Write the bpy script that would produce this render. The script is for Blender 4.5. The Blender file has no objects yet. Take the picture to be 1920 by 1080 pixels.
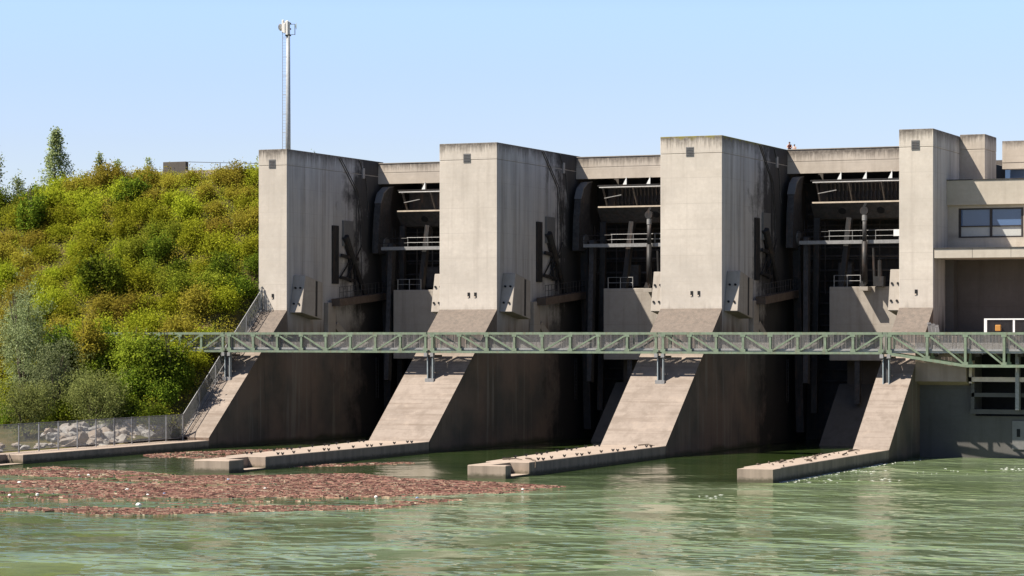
import bpy, bmesh, math, random
import numpy as np
from mathutils import Vector, Matrix, noise as mnoise
R = math.radians
random.seed(7)
rng = np.random.default_rng(7)
S = bpy.context.scene
COL = S.collection

# ------------------------------------------------------------------ camera, sky, sun, exposure
# World frame: X along the weir, Y upstream, Z up, water at z = 0.
EYE = 11.0
cam_d = bpy.data.cameras.new("camera")
cam_d.sensor_width = 36.0
cam_d.lens = 90.26
cam_d.shift_y = 85.0 / 1920.0
cam_d.clip_start = 1.0
cam_d.clip_end = 20000.0
cam = bpy.data.objects.new("camera", cam_d)
COL.objects.link(cam)
cam.location = (0, 0, EYE)
cam.rotation_euler = (R(90), 0, R(23))
S.camera = cam

SUN_TO = Vector((-0.56, -0.47, 1.0)).normalized()
sun_d = bpy.data.lights.new("sun", "SUN")
sun_d.energy = 5.0
sun_d.angle = R(0.5)
sun_d.color = (1.0, 0.93, 0.82)
sun = bpy.data.objects.new("sun", sun_d)
COL.objects.link(sun)
sun.rotation_euler = SUN_TO.to_track_quat('Z', 'Y').to_euler()

W = bpy.data.worlds.new("World")
S.world = W
W.use_nodes = True
nt = W.node_tree
sky = nt.nodes.new("ShaderNodeTexSky")
sky.sky_type = 'NISHITA'
sky.sun_disc = False
sky.sun_elevation = math.asin(SUN_TO.z)
sky.sun_rotation = math.atan2(SUN_TO.x, SUN_TO.y) % (2 * math.pi)
sky.altitude = 0
sky.air_density = 1.0
sky.dust_density = 0.3
sky.ozone_density = 2.0
bg = nt.nodes["Background"]
bg.inputs[1].default_value = 0.077
# tint by elevation: low band kept bright, upper sky dimmed to cut ambient light
tc = nt.nodes.new("ShaderNodeTexCoord"); sx = nt.nodes.new("ShaderNodeSeparateXYZ"); nt.links.new(tc.outputs['Generated'], sx.inputs[0])
rm = nt.nodes.new("ShaderNodeValToRGB"); nt.links.new(sx.outputs[2], rm.inputs[0])
re_ = rm.color_ramp.elements
re_[0].position = 0.0; re_[0].color = (.86, .84, 1.0, 1); re_[1].position = 1.0; re_[1].color = (.42, .44, .50, 1)
for ps_, cc_ in ((.074, (.92, .88, 1.06)), (.10, (.97, .94, 1.16)), (.125, (1.06, 1.05, 1.28)), (.20, (.80, .80, 1.0)), (.40, (.48, .50, .60))):
    q_ = re_.new(ps_); q_.color = cc_ + (1,)
mm = nt.nodes.new("ShaderNodeMix"); mm.data_type = 'RGBA'; mm.blend_type = 'MULTIPLY'; mm.inputs[0].default_value = 1.0
nt.links.new(sky.outputs[0], mm.inputs[6]); nt.links.new(rm.outputs[0], mm.inputs[7]); nt.links.new(mm.outputs[2], bg.inputs[0])
S.view_settings.view_transform = 'Standard'
S.view_settings.look = 'None'
S.view_settings.gamma = 1.0
S.view_settings.exposure = 1.0

# ------------------------------------------------------------------ small helpers
class MB:
    """collects simple solids and links them as one mesh object"""
    def __init__(self):
        self.v = []; self.f = []
    def add(self, vs, fs):
        o = len(self.v)
        self.v += [tuple(p) for p in vs]
        self.f += [tuple(i + o for i in f) for f in fs]
        return self
    def box(self, x0, x1, y0, y1, z0, z1):
        vs = [(x0,y0,z0),(x1,y0,z0),(x1,y1,z0),(x0,y1,z0),(x0,y0,z1),(x1,y0,z1),(x1,y1,z1),(x0,y1,z1)]
        return self.add(vs, [(3,2,1,0),(4,5,6,7),(0,1,5,4),(1,2,6,5),(2,3,7,6),(3,0,4,7)])
    def prism(self, yz, x0, x1):
        """outline in the YZ plane (any winding) extruded along X"""
        a = sum(yz[i][0]*yz[(i+1)%len(yz)][1]-yz[(i+1)%len(yz)][0]*yz[i][1] for i in range(len(yz)))
        if a < 0: yz = yz[::-1]
        n = len(yz)
        vs = [(x0,y,z) for y,z in yz] + [(x1,y,z) for y,z in yz]
        fs = [tuple(range(n))[::-1], tuple(range(n, 2*n))]
        for i in range(n):
            j = (i+1) % n
            fs.append((i, j, n+j, n+i))
        return self.add(vs, fs)
    def bar(self, p, q, w, h=None, up=(0,0,1)):
        p = Vector(p); q = Vector(q); h = h or w
        d = (q-p).normalized(); u = Vector(up)
        if abs(d.dot(u)) > .97: u = Vector((0,1,0))
        s = d.cross(u).normalized(); u = s.cross(d).normalized()
        vs = []
        for c in (p, q):
            for a, b in ((-1,-1),(1,-1),(1,1),(-1,1)):
                vs.append(c + s*(a*w/2) + u*(b*h/2))
        return self.add(vs, [(0,1,2,3),(7,6,5,4),(0,4,5,1),(1,5,6,2),(2,6,7,3),(3,7,4,0)])
    def tube(self, pts, r, n=8, caps=True):
        pts = [Vector(p) for p in pts]
        rs = r if isinstance(r, (list, tuple)) else [r]*len(pts)
        vs = []; fs = []
        for k, p in enumerate(pts):
            d = (pts[min(k+1, len(pts)-1)] - pts[max(k-1, 0)]).normalized()
            u = Vector((0,0,1)) if abs(d.z) < .9 else Vector((1,0,0))
            s = d.cross(u).normalized(); u = s.cross(d)
            for i in range(n):
                a = 2*math.pi*i/n
                vs.append(p + (s*math.cos(a) + u*math.sin(a))*rs[k])
        for k in range(len(pts)-1):
            for i in range(n):
                j = (i+1) % n
                fs.append((k*n+i, k*n+j, (k+1)*n+j, (k+1)*n+i))
        if caps:
            fs.append(tuple(range(n))[::-1]); fs.append(tuple((len(pts)-1)*n+i for i in range(n)))
        return self.add(vs, fs)
    def disc(self, c, axis, r, t=.05, n=14):
        c = Vector(c); a = Vector(axis).normalized()
        return self.tube([c - a*t/2, c + a*t/2], r, n)
    def build(self, name, m, parent=None, smooth=False, bevel=0, recalc=True):
        off = parent_world(parent) if parent else Vector((0,0,0))
        me = bpy.data.meshes.new(name)
        me.from_pydata([tuple(Vector(p)-off) for p in self.v], [], self.f)
        if recalc:
            bm = bmesh.new(); bm.from_mesh(me)
            bmesh.ops.recalc_face_normals(bm, faces=bm.faces)
            bm.to_mesh(me); bm.free()
        if smooth:
            me.polygons.foreach_set('use_smooth', [True]*len(me.polygons))
        me.materials.append(m)
        o = bpy.data.objects.new(name, me)
        COL.objects.link(o)
        if parent: o.parent = parent
        if bevel:
            b = o.modifiers.new('edge', 'BEVEL'); b.width = bevel; b.segments = 1; b.limit_method = 'ANGLE'
        return o

def parent_world(o):
    p = Vector((0,0,0))
    while o:
        p += o.location; o = o.parent
    return p

def tag(o, label, cat, group=None, kind=None):
    if label: o['label'] = label
    if cat: o['category'] = cat
    if group: o['group'] = group
    if kind: o['kind'] = kind
    return o

def thing(name, label, cat, loc, group=None):
    o = bpy.data.objects.new(name, None)
    COL.objects.link(o); o.location = loc
    o.empty_display_size = .3
    return tag(o, label, cat, group)

def copy_tree(root, loc, label=None, group=None, rz=None, sc=None):
    r = root.copy(); COL.objects.link(r); r.location = loc
    if rz is not None: r.rotation_euler = (0, 0, rz)
    if sc is not None: r.scale = sc if isinstance(sc, (tuple, list)) else (sc,)*3
    if label: r['label'] = label
    if group: r['group'] = group
    for ch in list(root.children):
        c = ch.copy(); COL.objects.link(c); c.parent = r
        for g in list(ch.children):
            d = g.copy(); COL.objects.link(d); d.parent = c
    return r

# ------------------------------------------------------------------ materials
class N:
    """terse node builder"""
    def __init__(self, name):
        self.m = bpy.data.materials.new(name); self.m.use_nodes = True
        self.t = self.m.node_tree; self.t.nodes.clear()
        self.out = self.t.nodes.new('ShaderNodeOutputMaterial')
    def n(self, typ, **kw):
        x = self.t.nodes.new('ShaderNode'+typ)
        for k, v in kw.items(): setattr(x, k, v)
        return x
    def l(self, a, b): self.t.links.new(a, b)
    def put(self, sock, v):
        if hasattr(v, 'links') or hasattr(v, 'is_linked'): self.l(v, sock)
        else: sock.default_value = v
    def math(self, op, a, b=0.0, clamp=False):
        x = self.n('Math', operation=op, use_clamp=clamp)
        self.put(x.inputs[0], a); self.put(x.inputs[1], b)
        return x.outputs[0]
    def mix(self, f, a, b, mode='MIX'):
        x = self.n('Mix', data_type='RGBA', blend_type=mode)
        self.put(x.inputs[0], f); self.put(x.inputs[6], a); self.put(x.inputs[7], b)
        return x.outputs[2]
    def rng(self, v, a, b, c=0.0, d=1.0, smooth=False):
        x = self.n('MapRange')
        if smooth: x.interpolation_type = 'SMOOTHSTEP'
        self.put(x.inputs[0], v)
        for i, q in enumerate((a, b, c, d)): self.put(x.inputs[i+1], q)
        return x.outputs[0]
    def noise(self, vec, scale, detail=4, rough=.55, sc3=None):
        if sc3:
            mp = self.n('Mapping'); mp.inputs['Scale'].default_value = sc3
            self.l(vec, mp.inputs[0]); vec = mp.outputs[0]
        x = self.n('TexNoise'); x.inputs['Scale'].default_value = scale
        x.inputs['Detail'].default_value = detail; x.inputs['Roughness'].default_value = rough
        self.l(vec, x.inputs['Vector'])
        return x.outputs[0]
    def pos(self):
        g = self.n('NewGeometry'); self.g = g
        return g.outputs['Position']
    def bsdf(self, color, rough=.8, metal=0.0, normal=None, spec=.3):
        b = self.n('BsdfPrincipled')
        self.put(b.inputs['Base Color'], color); self.put(b.inputs['Roughness'], rough)
        b.inputs['Metallic'].default_value = metal
        b.inputs['Specular IOR Level'].default_value = spec
        if normal: self.l(normal, b.inputs['Normal'])
        self.l(b.outputs[0], self.out.inputs[0])
        return b
    def bump(self, h, strength=.3, dist=.05):
        b = self.n('Bump'); b.inputs['Strength'].default_value = strength
        b.inputs['Distance'].default_value = dist
        self.l(h, b.inputs['Height']); return b.outputs[0]

def C4(r, g, b): return (r, g, b, 1.0)

def concrete(name, base, topz=None, topdepth=2.2, low=False, moss=0.0, rough_stain=.35, lift=2.45, panel=None, stain_shade=None, side_shade=0, old_above=None, ramp=0):
    k = N(name); p = k.pos()
    sep = k.n('SeparateXYZ'); k.l(p, sep.inputs[0])
    x, y, z = sep.outputs
    nrm = k.n('SeparateXYZ'); k.l(k.g.outputs['Normal'], nrm.inputs[0])
    vert = k.rng(k.math('ABSOLUTE', nrm.outputs[2]), .3, .1)
    big = k.noise(p, .22, 5, .6)
    fine = k.noise(p, 2.6, 6, .65)
    bands = k.noise(p, 1.0, 3, .6, (.05, .05, 1.6))
    vs = k.noise(p, 1.0, 4, .6, (1.1, 1.1, .06))
    col = k.mix(k.rng(big, .3, .7), C4(*[c*.86 for c in base]), C4(*[min(1, c*1.10) for c in base]))
    col = k.mix(k.math('MULTIPLY', k.rng(fine, .35, .75), .35), col, C4(base[0]*.72, base[1]*.70, base[2]*.68))
    col = k.mix(k.math('MULTIPLY', k.rng(bands, .45, .75), .30), col, C4(base[0]*.80, base[1]*.77, base[2]*.74))
    col = k.mix(k.math('MULTIPLY', k.rng(vs, .52, .8), rough_stain), col, C4(base[0]*.45, base[1]*.41, base[2]*.38))
    pt0 = k.noise(p, .7, 6, .72)
    col = k.mix(k.math('MULTIPLY', k.rng(pt0, .56, .70), .22), col, C4(base[0]*.62, base[1]*.58, base[2]*.54))
    col = k.mix(k.math('MULTIPLY', k.rng(pt0, .44, .32), .35), col, C4(min(1, base[0]*1.13), min(1, base[1]*1.12), min(1, base[2]*1.12)))
    if side_shade:
        # shade painted into the X-facing sides as a streaky grey
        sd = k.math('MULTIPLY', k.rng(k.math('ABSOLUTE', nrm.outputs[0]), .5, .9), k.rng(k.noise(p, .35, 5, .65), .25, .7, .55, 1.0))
        col = k.mix(k.math('MULTIPLY', sd, side_shade), col, k.mix(k.rng(vs, .4, .65), C4(.43, .425, .42), C4(.25, .245, .24)))
    # pour joints: thin slightly darker lines every lift
    fr = k.math('FRACT', k.math('DIVIDE', z, lift))
    ln = k.math('MULTIPLY', k.rng(k.math('ABSOLUTE', k.math('SUBTRACT', fr, .5)), .012, .0), k.rng(big, .35, .65, .04, .42))
    col = k.mix(k.math('MULTIPLY', ln, vert), col, C4(base[0]*.35, base[1]*.33, base[2]*.31))
    if panel:
        fy = k.math('FRACT', k.math('DIVIDE', k.math('ADD', x, y), panel))
        lv = k.math('MULTIPLY', k.rng(k.math('ABSOLUTE', k.math('SUBTRACT', fy, .5)), .012, .0), k.rng(big, .45, .7, .0, .35))
        col = k.mix(k.math('MULTIPLY', lv, vert), col, C4(base[0]*.35, base[1]*.33, base[2]*.31))
    if ramp:
        hb = k.noise(p, 1.0, 4, .7, (.10, .10, 3.2)); pt = k.noise(p, .55, 5, .7)
        col = k.mix(k.math('MULTIPLY', k.rng(hb, .5, .68), ramp), col, C4(base[0]*.62, base[1]*.58, base[2]*.55))
        col = k.mix(k.math('MULTIPLY', k.rng(pt, .52, .66), ramp*.9), col, C4(base[0]*.68, base[1]*.66, base[2]*.64))
        col = k.mix(k.math('MULTIPLY', k.rng(pt, .44, .34), ramp*.6), col, C4(base[0]*1.2, base[1]*1.18, base[2]*1.14))
        ln2 = k.rng(k.math('ABSOLUTE', k.math('SUBTRACT', k.math('FRACT', k.math('DIVIDE', z, 1.37)), .5)), .022, .0)
        col = k.mix(k.math('MULTIPLY', ln2, k.rng(fine, .35, .6, .1, .7)), col, C4(base[0]*.5, base[1]*.47, base[2]*.45))
    if old_above:
        lz = k.math('ADD', z, k.math('MULTIPLY', k.math('SUBTRACT', big, .5), .6))
        spk = k.rng(k.noise(p, 9.0, 3, .7), .60, .70)
        old = k.mix(k.math('MULTIPLY', spk, .5), k.mix(k.rng(fine, .35, .65), C4(.16, .128, .105), C4(.105, .088, .075)), C4(.30, .26, .21))
        col = k.mix(k.math('MULTIPLY', k.rng(lz, old_above, old_above+.3), .85), col, old)
    if topz is not None:
        drip = k.math('ADD', k.math('MULTIPLY', k.noise(p, 1.0, 6, .8, (4.0, 4.0, .14)), .7), k.math('MULTIPLY', k.noise(p, 1.0, 3, .6, (.45, .45, .10)), .3))
        dz = k.math('SUBTRACT', topz, z)                     # metres under the rim
        reach = k.rng(drip, .36, .72, 0.05, topdepth)
        f = k.rng(k.math('DIVIDE', dz, reach), .2, 1.35, .92, 0.0)
        col = k.mix(k.math('MULTIPLY', f, k.rng(fine, .25, .6, .55, 1.0)), col, C4(.075, .062, .052))
        if moss:
            mf = k.rng(k.math('ADD', dz, k.math('MULTIPLY', k.noise(p, 1.6, 5, .7), 1.7)), 1.15, .80)
            col = k.mix(k.math('MULTIPLY', mf, moss), col, C4(.22, .19, .035))
    if low == 'water':
        rs = k.math('MULTIPLY', k.rng(k.math('ABSOLUTE', nrm.outputs[0]), .5, .9), k.rng(fine, .3, .7, .8, .96))  # training wall sides: shade painted in as a near-black tone
        col = k.mix(rs, col, k.mix(k.rng(vs, .45, .65), C4(.062, .058, .050), C4(.10, .095, .08)))
        f2 = k.math('MULTIPLY', k.rng(k.math('ADD', z, k.math('MULTIPLY', k.math('SUBTRACT', fine, .5), .5)), .42, .16), vert)
        col = k.mix(k.math('MULTIPLY', vert, .85), col, k.mix(k.rng(vs, .35, .65), C4(.34, .27, .21), C4(.22, .175, .135)))
        col = k.mix(k.math('MULTIPLY', f2, .8), col, C4(.045, .045, .022))
    elif low:
        # river mud and algae on the wet lower walls
        edge = k.math('ADD', z, k.math('MULTIPLY', k.math('SUBTRACT', vs, .5), 7.0))
        f = k.math('MULTIPLY', k.rng(edge, 13.2, 10.6), vert)
        mud = k.mix(k.rng(k.noise(p, .16, 4, .6), .38, .62), C4(.175, .125, .095), C4(.082, .074, .062))
        mud = k.mix(k.math('MULTIPLY', k.rng(vs, .56, .68), .6), mud, C4(.24, .215, .18))
        mud = k.mix(k.math('MULTIPLY', k.rng(vs, .42, .30), .7), mud, C4(.045, .04, .034))
        col = k.mix(k.math('MULTIPLY', f, .93), col, mud)
        f2 = k.math('MULTIPLY', k.rng(k.math('ADD', z, k.math('MULTIPLY', k.math('SUBTRACT', big, .5), 1.2)), .55, .15), vert)
        col = k.mix(k.math('MULTIPLY', f2, .8), col, C4(.035, .04, .022))
    if stain_shade:  # wall stain and occlusion shade painted together, darkening towards the back
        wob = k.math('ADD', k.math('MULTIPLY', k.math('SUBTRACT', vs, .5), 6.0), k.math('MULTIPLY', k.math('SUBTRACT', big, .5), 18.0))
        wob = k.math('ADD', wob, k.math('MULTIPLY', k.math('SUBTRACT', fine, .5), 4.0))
        f = k.math('MULTIPLY', k.rng(k.math('ADD', y, wob), stain_shade, stain_shade+4), vert)
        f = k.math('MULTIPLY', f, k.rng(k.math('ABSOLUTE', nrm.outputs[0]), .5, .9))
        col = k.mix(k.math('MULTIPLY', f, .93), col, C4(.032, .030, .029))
    h = k.math('ADD', k.math('MULTIPLY', fine, .5), k.math('MULTIPLY', bands, .5))
    k.bsdf(col, .88, 0, k.bump(h, .35, .04), .25)
    return k.m

def plain(name, base, rough=.6, metal=0.0, var=.25, scale=3.0, rust=0.0, spec=.35):
    k = N(name); p = k.pos()
    nz = k.noise(p, scale, 5, .6)
    col = k.mix(k.rng(nz, .3, .7), C4(*[c*(1-var) for c in base]), C4(*[min(1, c*(1+var)) for c in base]))
    if rust:
        st = k.noise(p, 1.0, 5, .7, (3.0, 3.0, .5))
        col = k.mix(k.math('MULTIPLY', k.rng(st, .52, .7), rust), col, C4(.16, .085, .05))
    k.bsdf(col, rough, metal, None, spec)
    return k.m

def leafmat(name, a, b, trans=.38, hue=0.0):
    k = N(name)
    g = k.n('NewGeometry'); oi = k.n('ObjectInfo')
    isl = g.outputs['Random Per Island']
    c = k.mix(isl, C4(*a), C4(*b))
    f = k.rng(oi.outputs['Random'], 0, 1, .72, 1.22)
    hs = k.n('HueSaturation'); k.l(c, hs.inputs['Color']); k.l(f, hs.inputs['Value'])
    k.l(k.rng(oi.outputs['Random'], 0, 1, .5-hue, .5+hue), hs.inputs['Hue'])
    d = k.n('BsdfDiffuse'); k.l(hs.outputs[0], d.inputs[0])
    tr = k.n('BsdfTranslucent'); k.l(hs.outputs[0], tr.inputs[0])
    mx = k.n('MixShader'); mx.inputs[0].default_value = trans
    k.l(d.outputs[0], mx.inputs[1]); k.l(tr.outputs[0], mx.inputs[2])
    k.l(mx.outputs[0], k.out.inputs[0])
    return k.m

CONC = (.55, .492, .425)
M = {}
M['pier'] = concrete('pier_concrete', CONC, 29.65, 2.0, low=True, panel=3.1, stain_shade=243, side_shade=.9)
M['pier_mossy'] = concrete('mossy_pier_concrete', CONC, 29.65, 2.0, low=True, moss=.85, panel=3.1, stain_shade=240, side_shade=.9)
M['slope'] = concrete('slope_concrete', (.262, .217, .182), None, low=True, rough_stain=.45, lift=1.35, old_above=8.9, ramp=.8)
M['wall'] = concrete('training_wall_concrete', (.36, .29, .235), None, low='water', rough_stain=.3, lift=30)
M['beam'] = concrete('beam_concrete', (.47, .41, .345), 29.45, 1.5)
M['house'] = concrete('powerhouse_concrete', (.47, .41, .345), 29.8, 1.4, side_shade=.6)
M['house2'] = concrete('fascia_concrete', (.45, .40, .335), None, rough_stain=.3, lift=40)
M['block'] = concrete('block_concrete', (.36, .32, .275), None, rough_stain=.55, lift=3.4)
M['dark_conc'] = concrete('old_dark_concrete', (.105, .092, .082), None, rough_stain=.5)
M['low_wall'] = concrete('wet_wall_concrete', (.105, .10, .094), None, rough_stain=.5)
M['brown_conc'] = concrete('brown_concrete', (.34, .265, .215), None, rough_stain=.6, lift=9)
M['steel'] = plain('dark_steel', (.028, .027, .027), .55, .2, .3, 2, rust=.35)
M['steel_grey'] = plain('grey_steel', (.06, .058, .058), .6, .2, .35, 3, rust=.35)
M['steel_brown'] = plain('brown_steel', (.12, .088, .068), .7, .1, .25, 2)
M['black'] = plain('black_opening', (.012, .012, .013), .9, 0, .1)
M['light_metal'] = plain('galvanised_metal', (.27, .265, .26), .55, .2, .2, 6)
M['fence'] = plain('fence_metal', (.26, .26, .265), .5, .5, .15, 4)
M['ledge'] = plain('pale_ledge_paint', (.50, .42, .33), .7, 0, .15, 2)
M['green_paint'] = plain('green_bridge_paint', (.165, .21, .145), .6, 0, .22, 2.2, rust=.4)
M['bars'] = plain('grey_railing_bars', (.20, .187, .178), .7, 0, .35, 9)
M['deck'] = plain('bridge_deck_grating', (.34, .35, .33), .6, .2, .2, 3)
M['column'] = plain('column_paint', (.33, .37, .38), .5, .2, .15, 3)
M['white'] = plain('white_paint', (.72, .72, .70), .5, 0, .06)
M['cream'] = plain('cream_sunlit_inside', (.55, .45, .36), .6, 0, .15, 2)
M['pipe'] = plain('blue_grey_pipe', (.20, .23, .30), .5, .1, .1)
M['vent'] = plain('vent_grey', (.17, .165, .158), .6, .2, .1)
M['orange'] = plain('orange_box_paint', (.42, .20, .045), .5, 0, .1)
M['frame'] = plain('window_frame_dark', (.035, .028, .025), .5, .1, .1)
M['blind'] = plain('blind_fabric', (.42, .42, .40), .8, 0, .06)
M['bark'] = plain('bark', (.10, .075, .055), .9, 0, .3, 6)
M['mast'] = plain('mast_metal', (.30, .31, .32), .6, .1, .15)
M['antenna'] = plain('antenna_plastic', (.62, .60, .57), .5, 0, .08)
M['dish_back'] = plain('dish_grey_green', (.20, .24, .21), .5, 0, .1)
M['skin'] = plain('skin', (.50, .30, .22), .6, 0, .08)
M['hair'] = plain('dark_hair', (.03, .022, .018), .7, 0, .1)
M['cloth_red'] = plain('dark_red_cloth', (.06, .018, .02), .9, 0, .1)
M['cloth_pale'] = plain('pale_cloth', (.52, .40, .34), .9, 0, .1)
M['cloth_blue'] = plain('blue_trousers', (.06, .07, .11), .9, 0, .1)
M['foam_white'] = plain('white_foam', (.72, .70, .66), .7, 0, .08)
M['plastic_blue'] = plain('blue_plastic', (.30, .40, .60), .4, 0, .08)
M['plastic_green'] = plain('green_plastic', (.05, .22, .09), .3, 0, .08)

k = N('window_glass')
b = k.bsdf(C4(.075, .125, .23), .04, 0, None, .5)
M['glass'] = k.m

# foliage
M['leaf_yellow'] = leafmat('leaf_yellow_green', (.215, .24, .016), (.39, .41, .034), .42, .012)
M['leaf_olive'] = leafmat('leaf_olive', (.165, .20, .020), (.29, .32, .034), .42, .012)
M['leaf_brown'] = leafmat('leaf_rust_brown', (.26, .205, .032), (.35, .31, .04), .42, .01)
M['leaf_dark'] = leafmat('leaf_dark_green', (.065, .11, .012), (.18, .225, .022), .25, .01)
M['leaf_willow'] = leafmat('leaf_willow', (.16, .20, .075), (.33, .37, .19), .3, .006)
M['leaf_mid'] = leafmat('leaf_fine_green', (.14, .17, .045), (.27, .29, .095), .3, .006)
M['leaf_poplar'] = leafmat('leaf_poplar', (.20, .26, .09), (.38, .42, .20), .3, .006)

k = N('leaf_patchy'); p = k.pos()
a_ = k.mix(k.g.outputs['Random Per Island'], C4(.185, .21, .016), C4(.34, .36, .032))
b_ = k.mix(k.g.outputs['Random Per Island'], C4(.25, .19, .028), C4(.35, .30, .038))
c_ = k.mix(k.rng(k.noise(p, .22, 3), .45, .62), a_, b_)
d_ = k.n('BsdfDiffuse'); k.l(c_, d_.inputs[0]); t_ = k.n('BsdfTranslucent'); k.l(c_, t_.inputs[0])
m_ = k.n('MixShader'); m_.inputs[0].default_value = .3; k.l(d_.outputs[0], m_.inputs[1]); k.l(t_.outputs[0], m_.inputs[2]); k.l(m_.outputs[0], k.out.inputs[0])
M['leaf_patchy'] = k.m
# water
k = N('river_water'); p = k.pos()
sep = k.n('SeparateXYZ'); k.l(p, sep.inputs[0])
warp = k.noise(p, .05, 3, .5)
calm = k.rng(k.math('ADD', sep.outputs[1], k.math('MULTIPLY', k.math('SUBTRACT', warp, .5), 40.0)), 152, 184, 1.0, .08)
side = k.rng(sep.outputs[0], -60, -55.5, 0.0, .6)
side = k.math('MULTIPLY', side, k.rng(sep.outputs[1], 240, 222))
rough_w = k.math('MAXIMUM', calm, side)
patch = k.rng(k.noise(p, .085, 4, .6), .40, .60, .12, 1.0)
w1 = k.noise(p, .36, 2, .45)
w2 = k.noise(p, 1.3, 4, .55)
w3 = k.noise(p, .12, 2, .5)
h = k.math('ADD', k.math('MULTIPLY', w1, 1.1), k.math('ADD', k.math('MULTIPLY', w2, .09), k.math('MULTIPLY', w3, 2.6)))
h = k.math('MULTIPLY', h, k.math('MULTIPLY', rough_w, patch))
bp = k.bump(h, .62, .70)
silt = k.noise(p, .09, 4, .6)
still_c = k.mix(k.rng(silt, .35, .65), C4(.018, .034, .008), C4(.030, .048, .012))
milky_c = k.mix(k.rng(silt, .38, .62), C4(.118, .160, .068), C4(.160, .208, .115))      # air and silt churned up below the gates
milk = k.math('MULTIPLY', k.rng(rough_w, .12, .55), k.rng(k.math('ADD', sep.outputs[0], k.math('MULTIPLY', k.math('SUBTRACT', silt, .5), 30.0)), -84, -62, .50, .92))
wc = k.mix(milk, still_c, milky_c)
b = k.bsdf(wc, .12, 0, bp, .5); b.inputs['IOR'].default_value = 1.33; b.inputs['Roughness'].default_value = .10
M['water'] = k.m

# soil / ground
k = N('embankment_soil'); p = k.pos()
c = k.mix(k.rng(k.noise(p, .6, 5), .35, .65), C4(.045, .05, .012), C4(.10, .075, .03))
k.bsdf(c, .95, 0, k.bump(k.noise(p, 3, 5), .5, .1), .1); M['soil'] = k.m
k = N('far_meadow'); p = k.pos()
k.bsdf(k.mix(k.noise(p, .02, 4), C4(.08, .09, .02), C4(.14, .13, .04)), .95, 0, None, .1); M['meadow'] = k.m
k = N('rock'); p = k.pos(); oi = k.n('ObjectInfo')
c = k.mix(oi.outputs['Random'], C4(.27, .21, .16), C4(.33, .32, .30))
c = k.mix(k.math('MULTIPLY', k.rng(k.noise(p, 2.5, 6, .7), .4, .7), .6), c, C4(.20, .165, .13))
k.bsdf(c, .9, 0, k.bump(k.noise(p, 3, 6, .7), .8, .1), .2); M['rock'] = k.m
k = N('driftwood'); g = k.n('NewGeometry')
cr = k.n('ValToRGB'); k.l(g.outputs['Random Per Island'], cr.inputs[0])
e = cr.color_ramp.elements
e[0].position = 0; e[0].color = C4(.08, .04, .03); e[1].position = 1; e[1].color = C4(.42, .34, .25)
for ps, cc in ((.35, (.16, .072, .055)), (.6, (.26, .125, .10)), (.8, (.25, .14, .10)), (.93, (.30, .22, .15))):
    q = e.new(ps); q.color = C4(*cc)
k.bsdf(cr.outputs[0], .85, 0, None, .2); M['drift'] = k.m
k = N('foam'); k.bsdf(C4(.75, .77, .72), .7); M['foam'] = k.m

# ------------------------------------------------------------------ setting
X_R = {1: -122.34, 2: -99.21, 3: -76.16, 4: -55.99}      # right faces of the piers
X_L = {1: -125.58, 2: -105.38, 3: -82.31, 4: -59.16}     # left faces
PF = 230.0                                               # downstream face of the piers
M_SL = (13.35-1.05)/(PF-214.2)
def slope_z(y): return 13.35 + M_SL*(y-PF)

mb = MB(); mb.add([(-600,-300,0),(600,-300,0),(600,262,0),(-600,262,0)], [(0,1,2,3)])
tag(mb.build('river_water', M['water'], recalc=False), None, None, kind='structure')
mb = MB(); mb.box(-600, 600, -300, 300, -8, -4)
tag(mb.build('river_bed', M['soil']), None, None, kind='structure')
mb = MB(); mb.add([(-9000,275,24.0),(9000,275,24.0),(9000,16000,24.0),(-9000,16000,24.0)], [(0,1,2,3)])
tag(mb.build('ground', M['meadow'], recalc=False), None, None, kind='structure')

def sstep(a, b, x):
    t = max(0, min(1, (x-a)/(b-a))); return t*t*(3-2*t)
def terrain(x, y):
    crest = 27.3 - max(0, -x-153)*.20
    base = .75
    z = base + max(0, y-211.5)*.76
    z += 1.1*sstep(203, 211, y)
    # the slope bows back away from the abutment
    bow = max(0, -x-128)*.03
    z -= bow*sstep(205, 225, y)
    z = max(z, base)
    if z > crest: z = crest
    if x > -128.5 and y < 231:
        f = min(1, (x+128.5)/2.7); z = z*(1-f) + min(z, slope_z(max(y, 214.2))+.1)*f
    z += .35*mnoise.noise((x*.18, y*.18, 3.3))*sstep(203, 212, y)
    return z
nx, ny = 110, 70
xs = np.concatenate([np.linspace(-300, -180, 20), np.linspace(-178, -125.59, nx-20)]); ys = np.concatenate([np.linspace(120, 200, 10), np.linspace(203, 262, 50), np.linspace(266, 330, 10)])
mb = MB(); vs = [(x, y, terrain(x, y)) for y in ys for x in xs]
fs = [(j*nx+i, j*nx+i+1, (j+1)*nx+i+1, (j+1)*nx+i) for j in range(len(ys)-1) for i in range(nx-1)]
mb.add(vs, fs)
tag(mb.build('hillside', M['soil'], smooth=True), None, None, kind='structure')

mb = MB(); mb.box(-140, 0, 262.4, 275, -8, 28.8)
tag(mb.build('weir_body', M['dark_conc']), None, None, kind='structure')
# ------------------------------------------------------------------ piers

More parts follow.
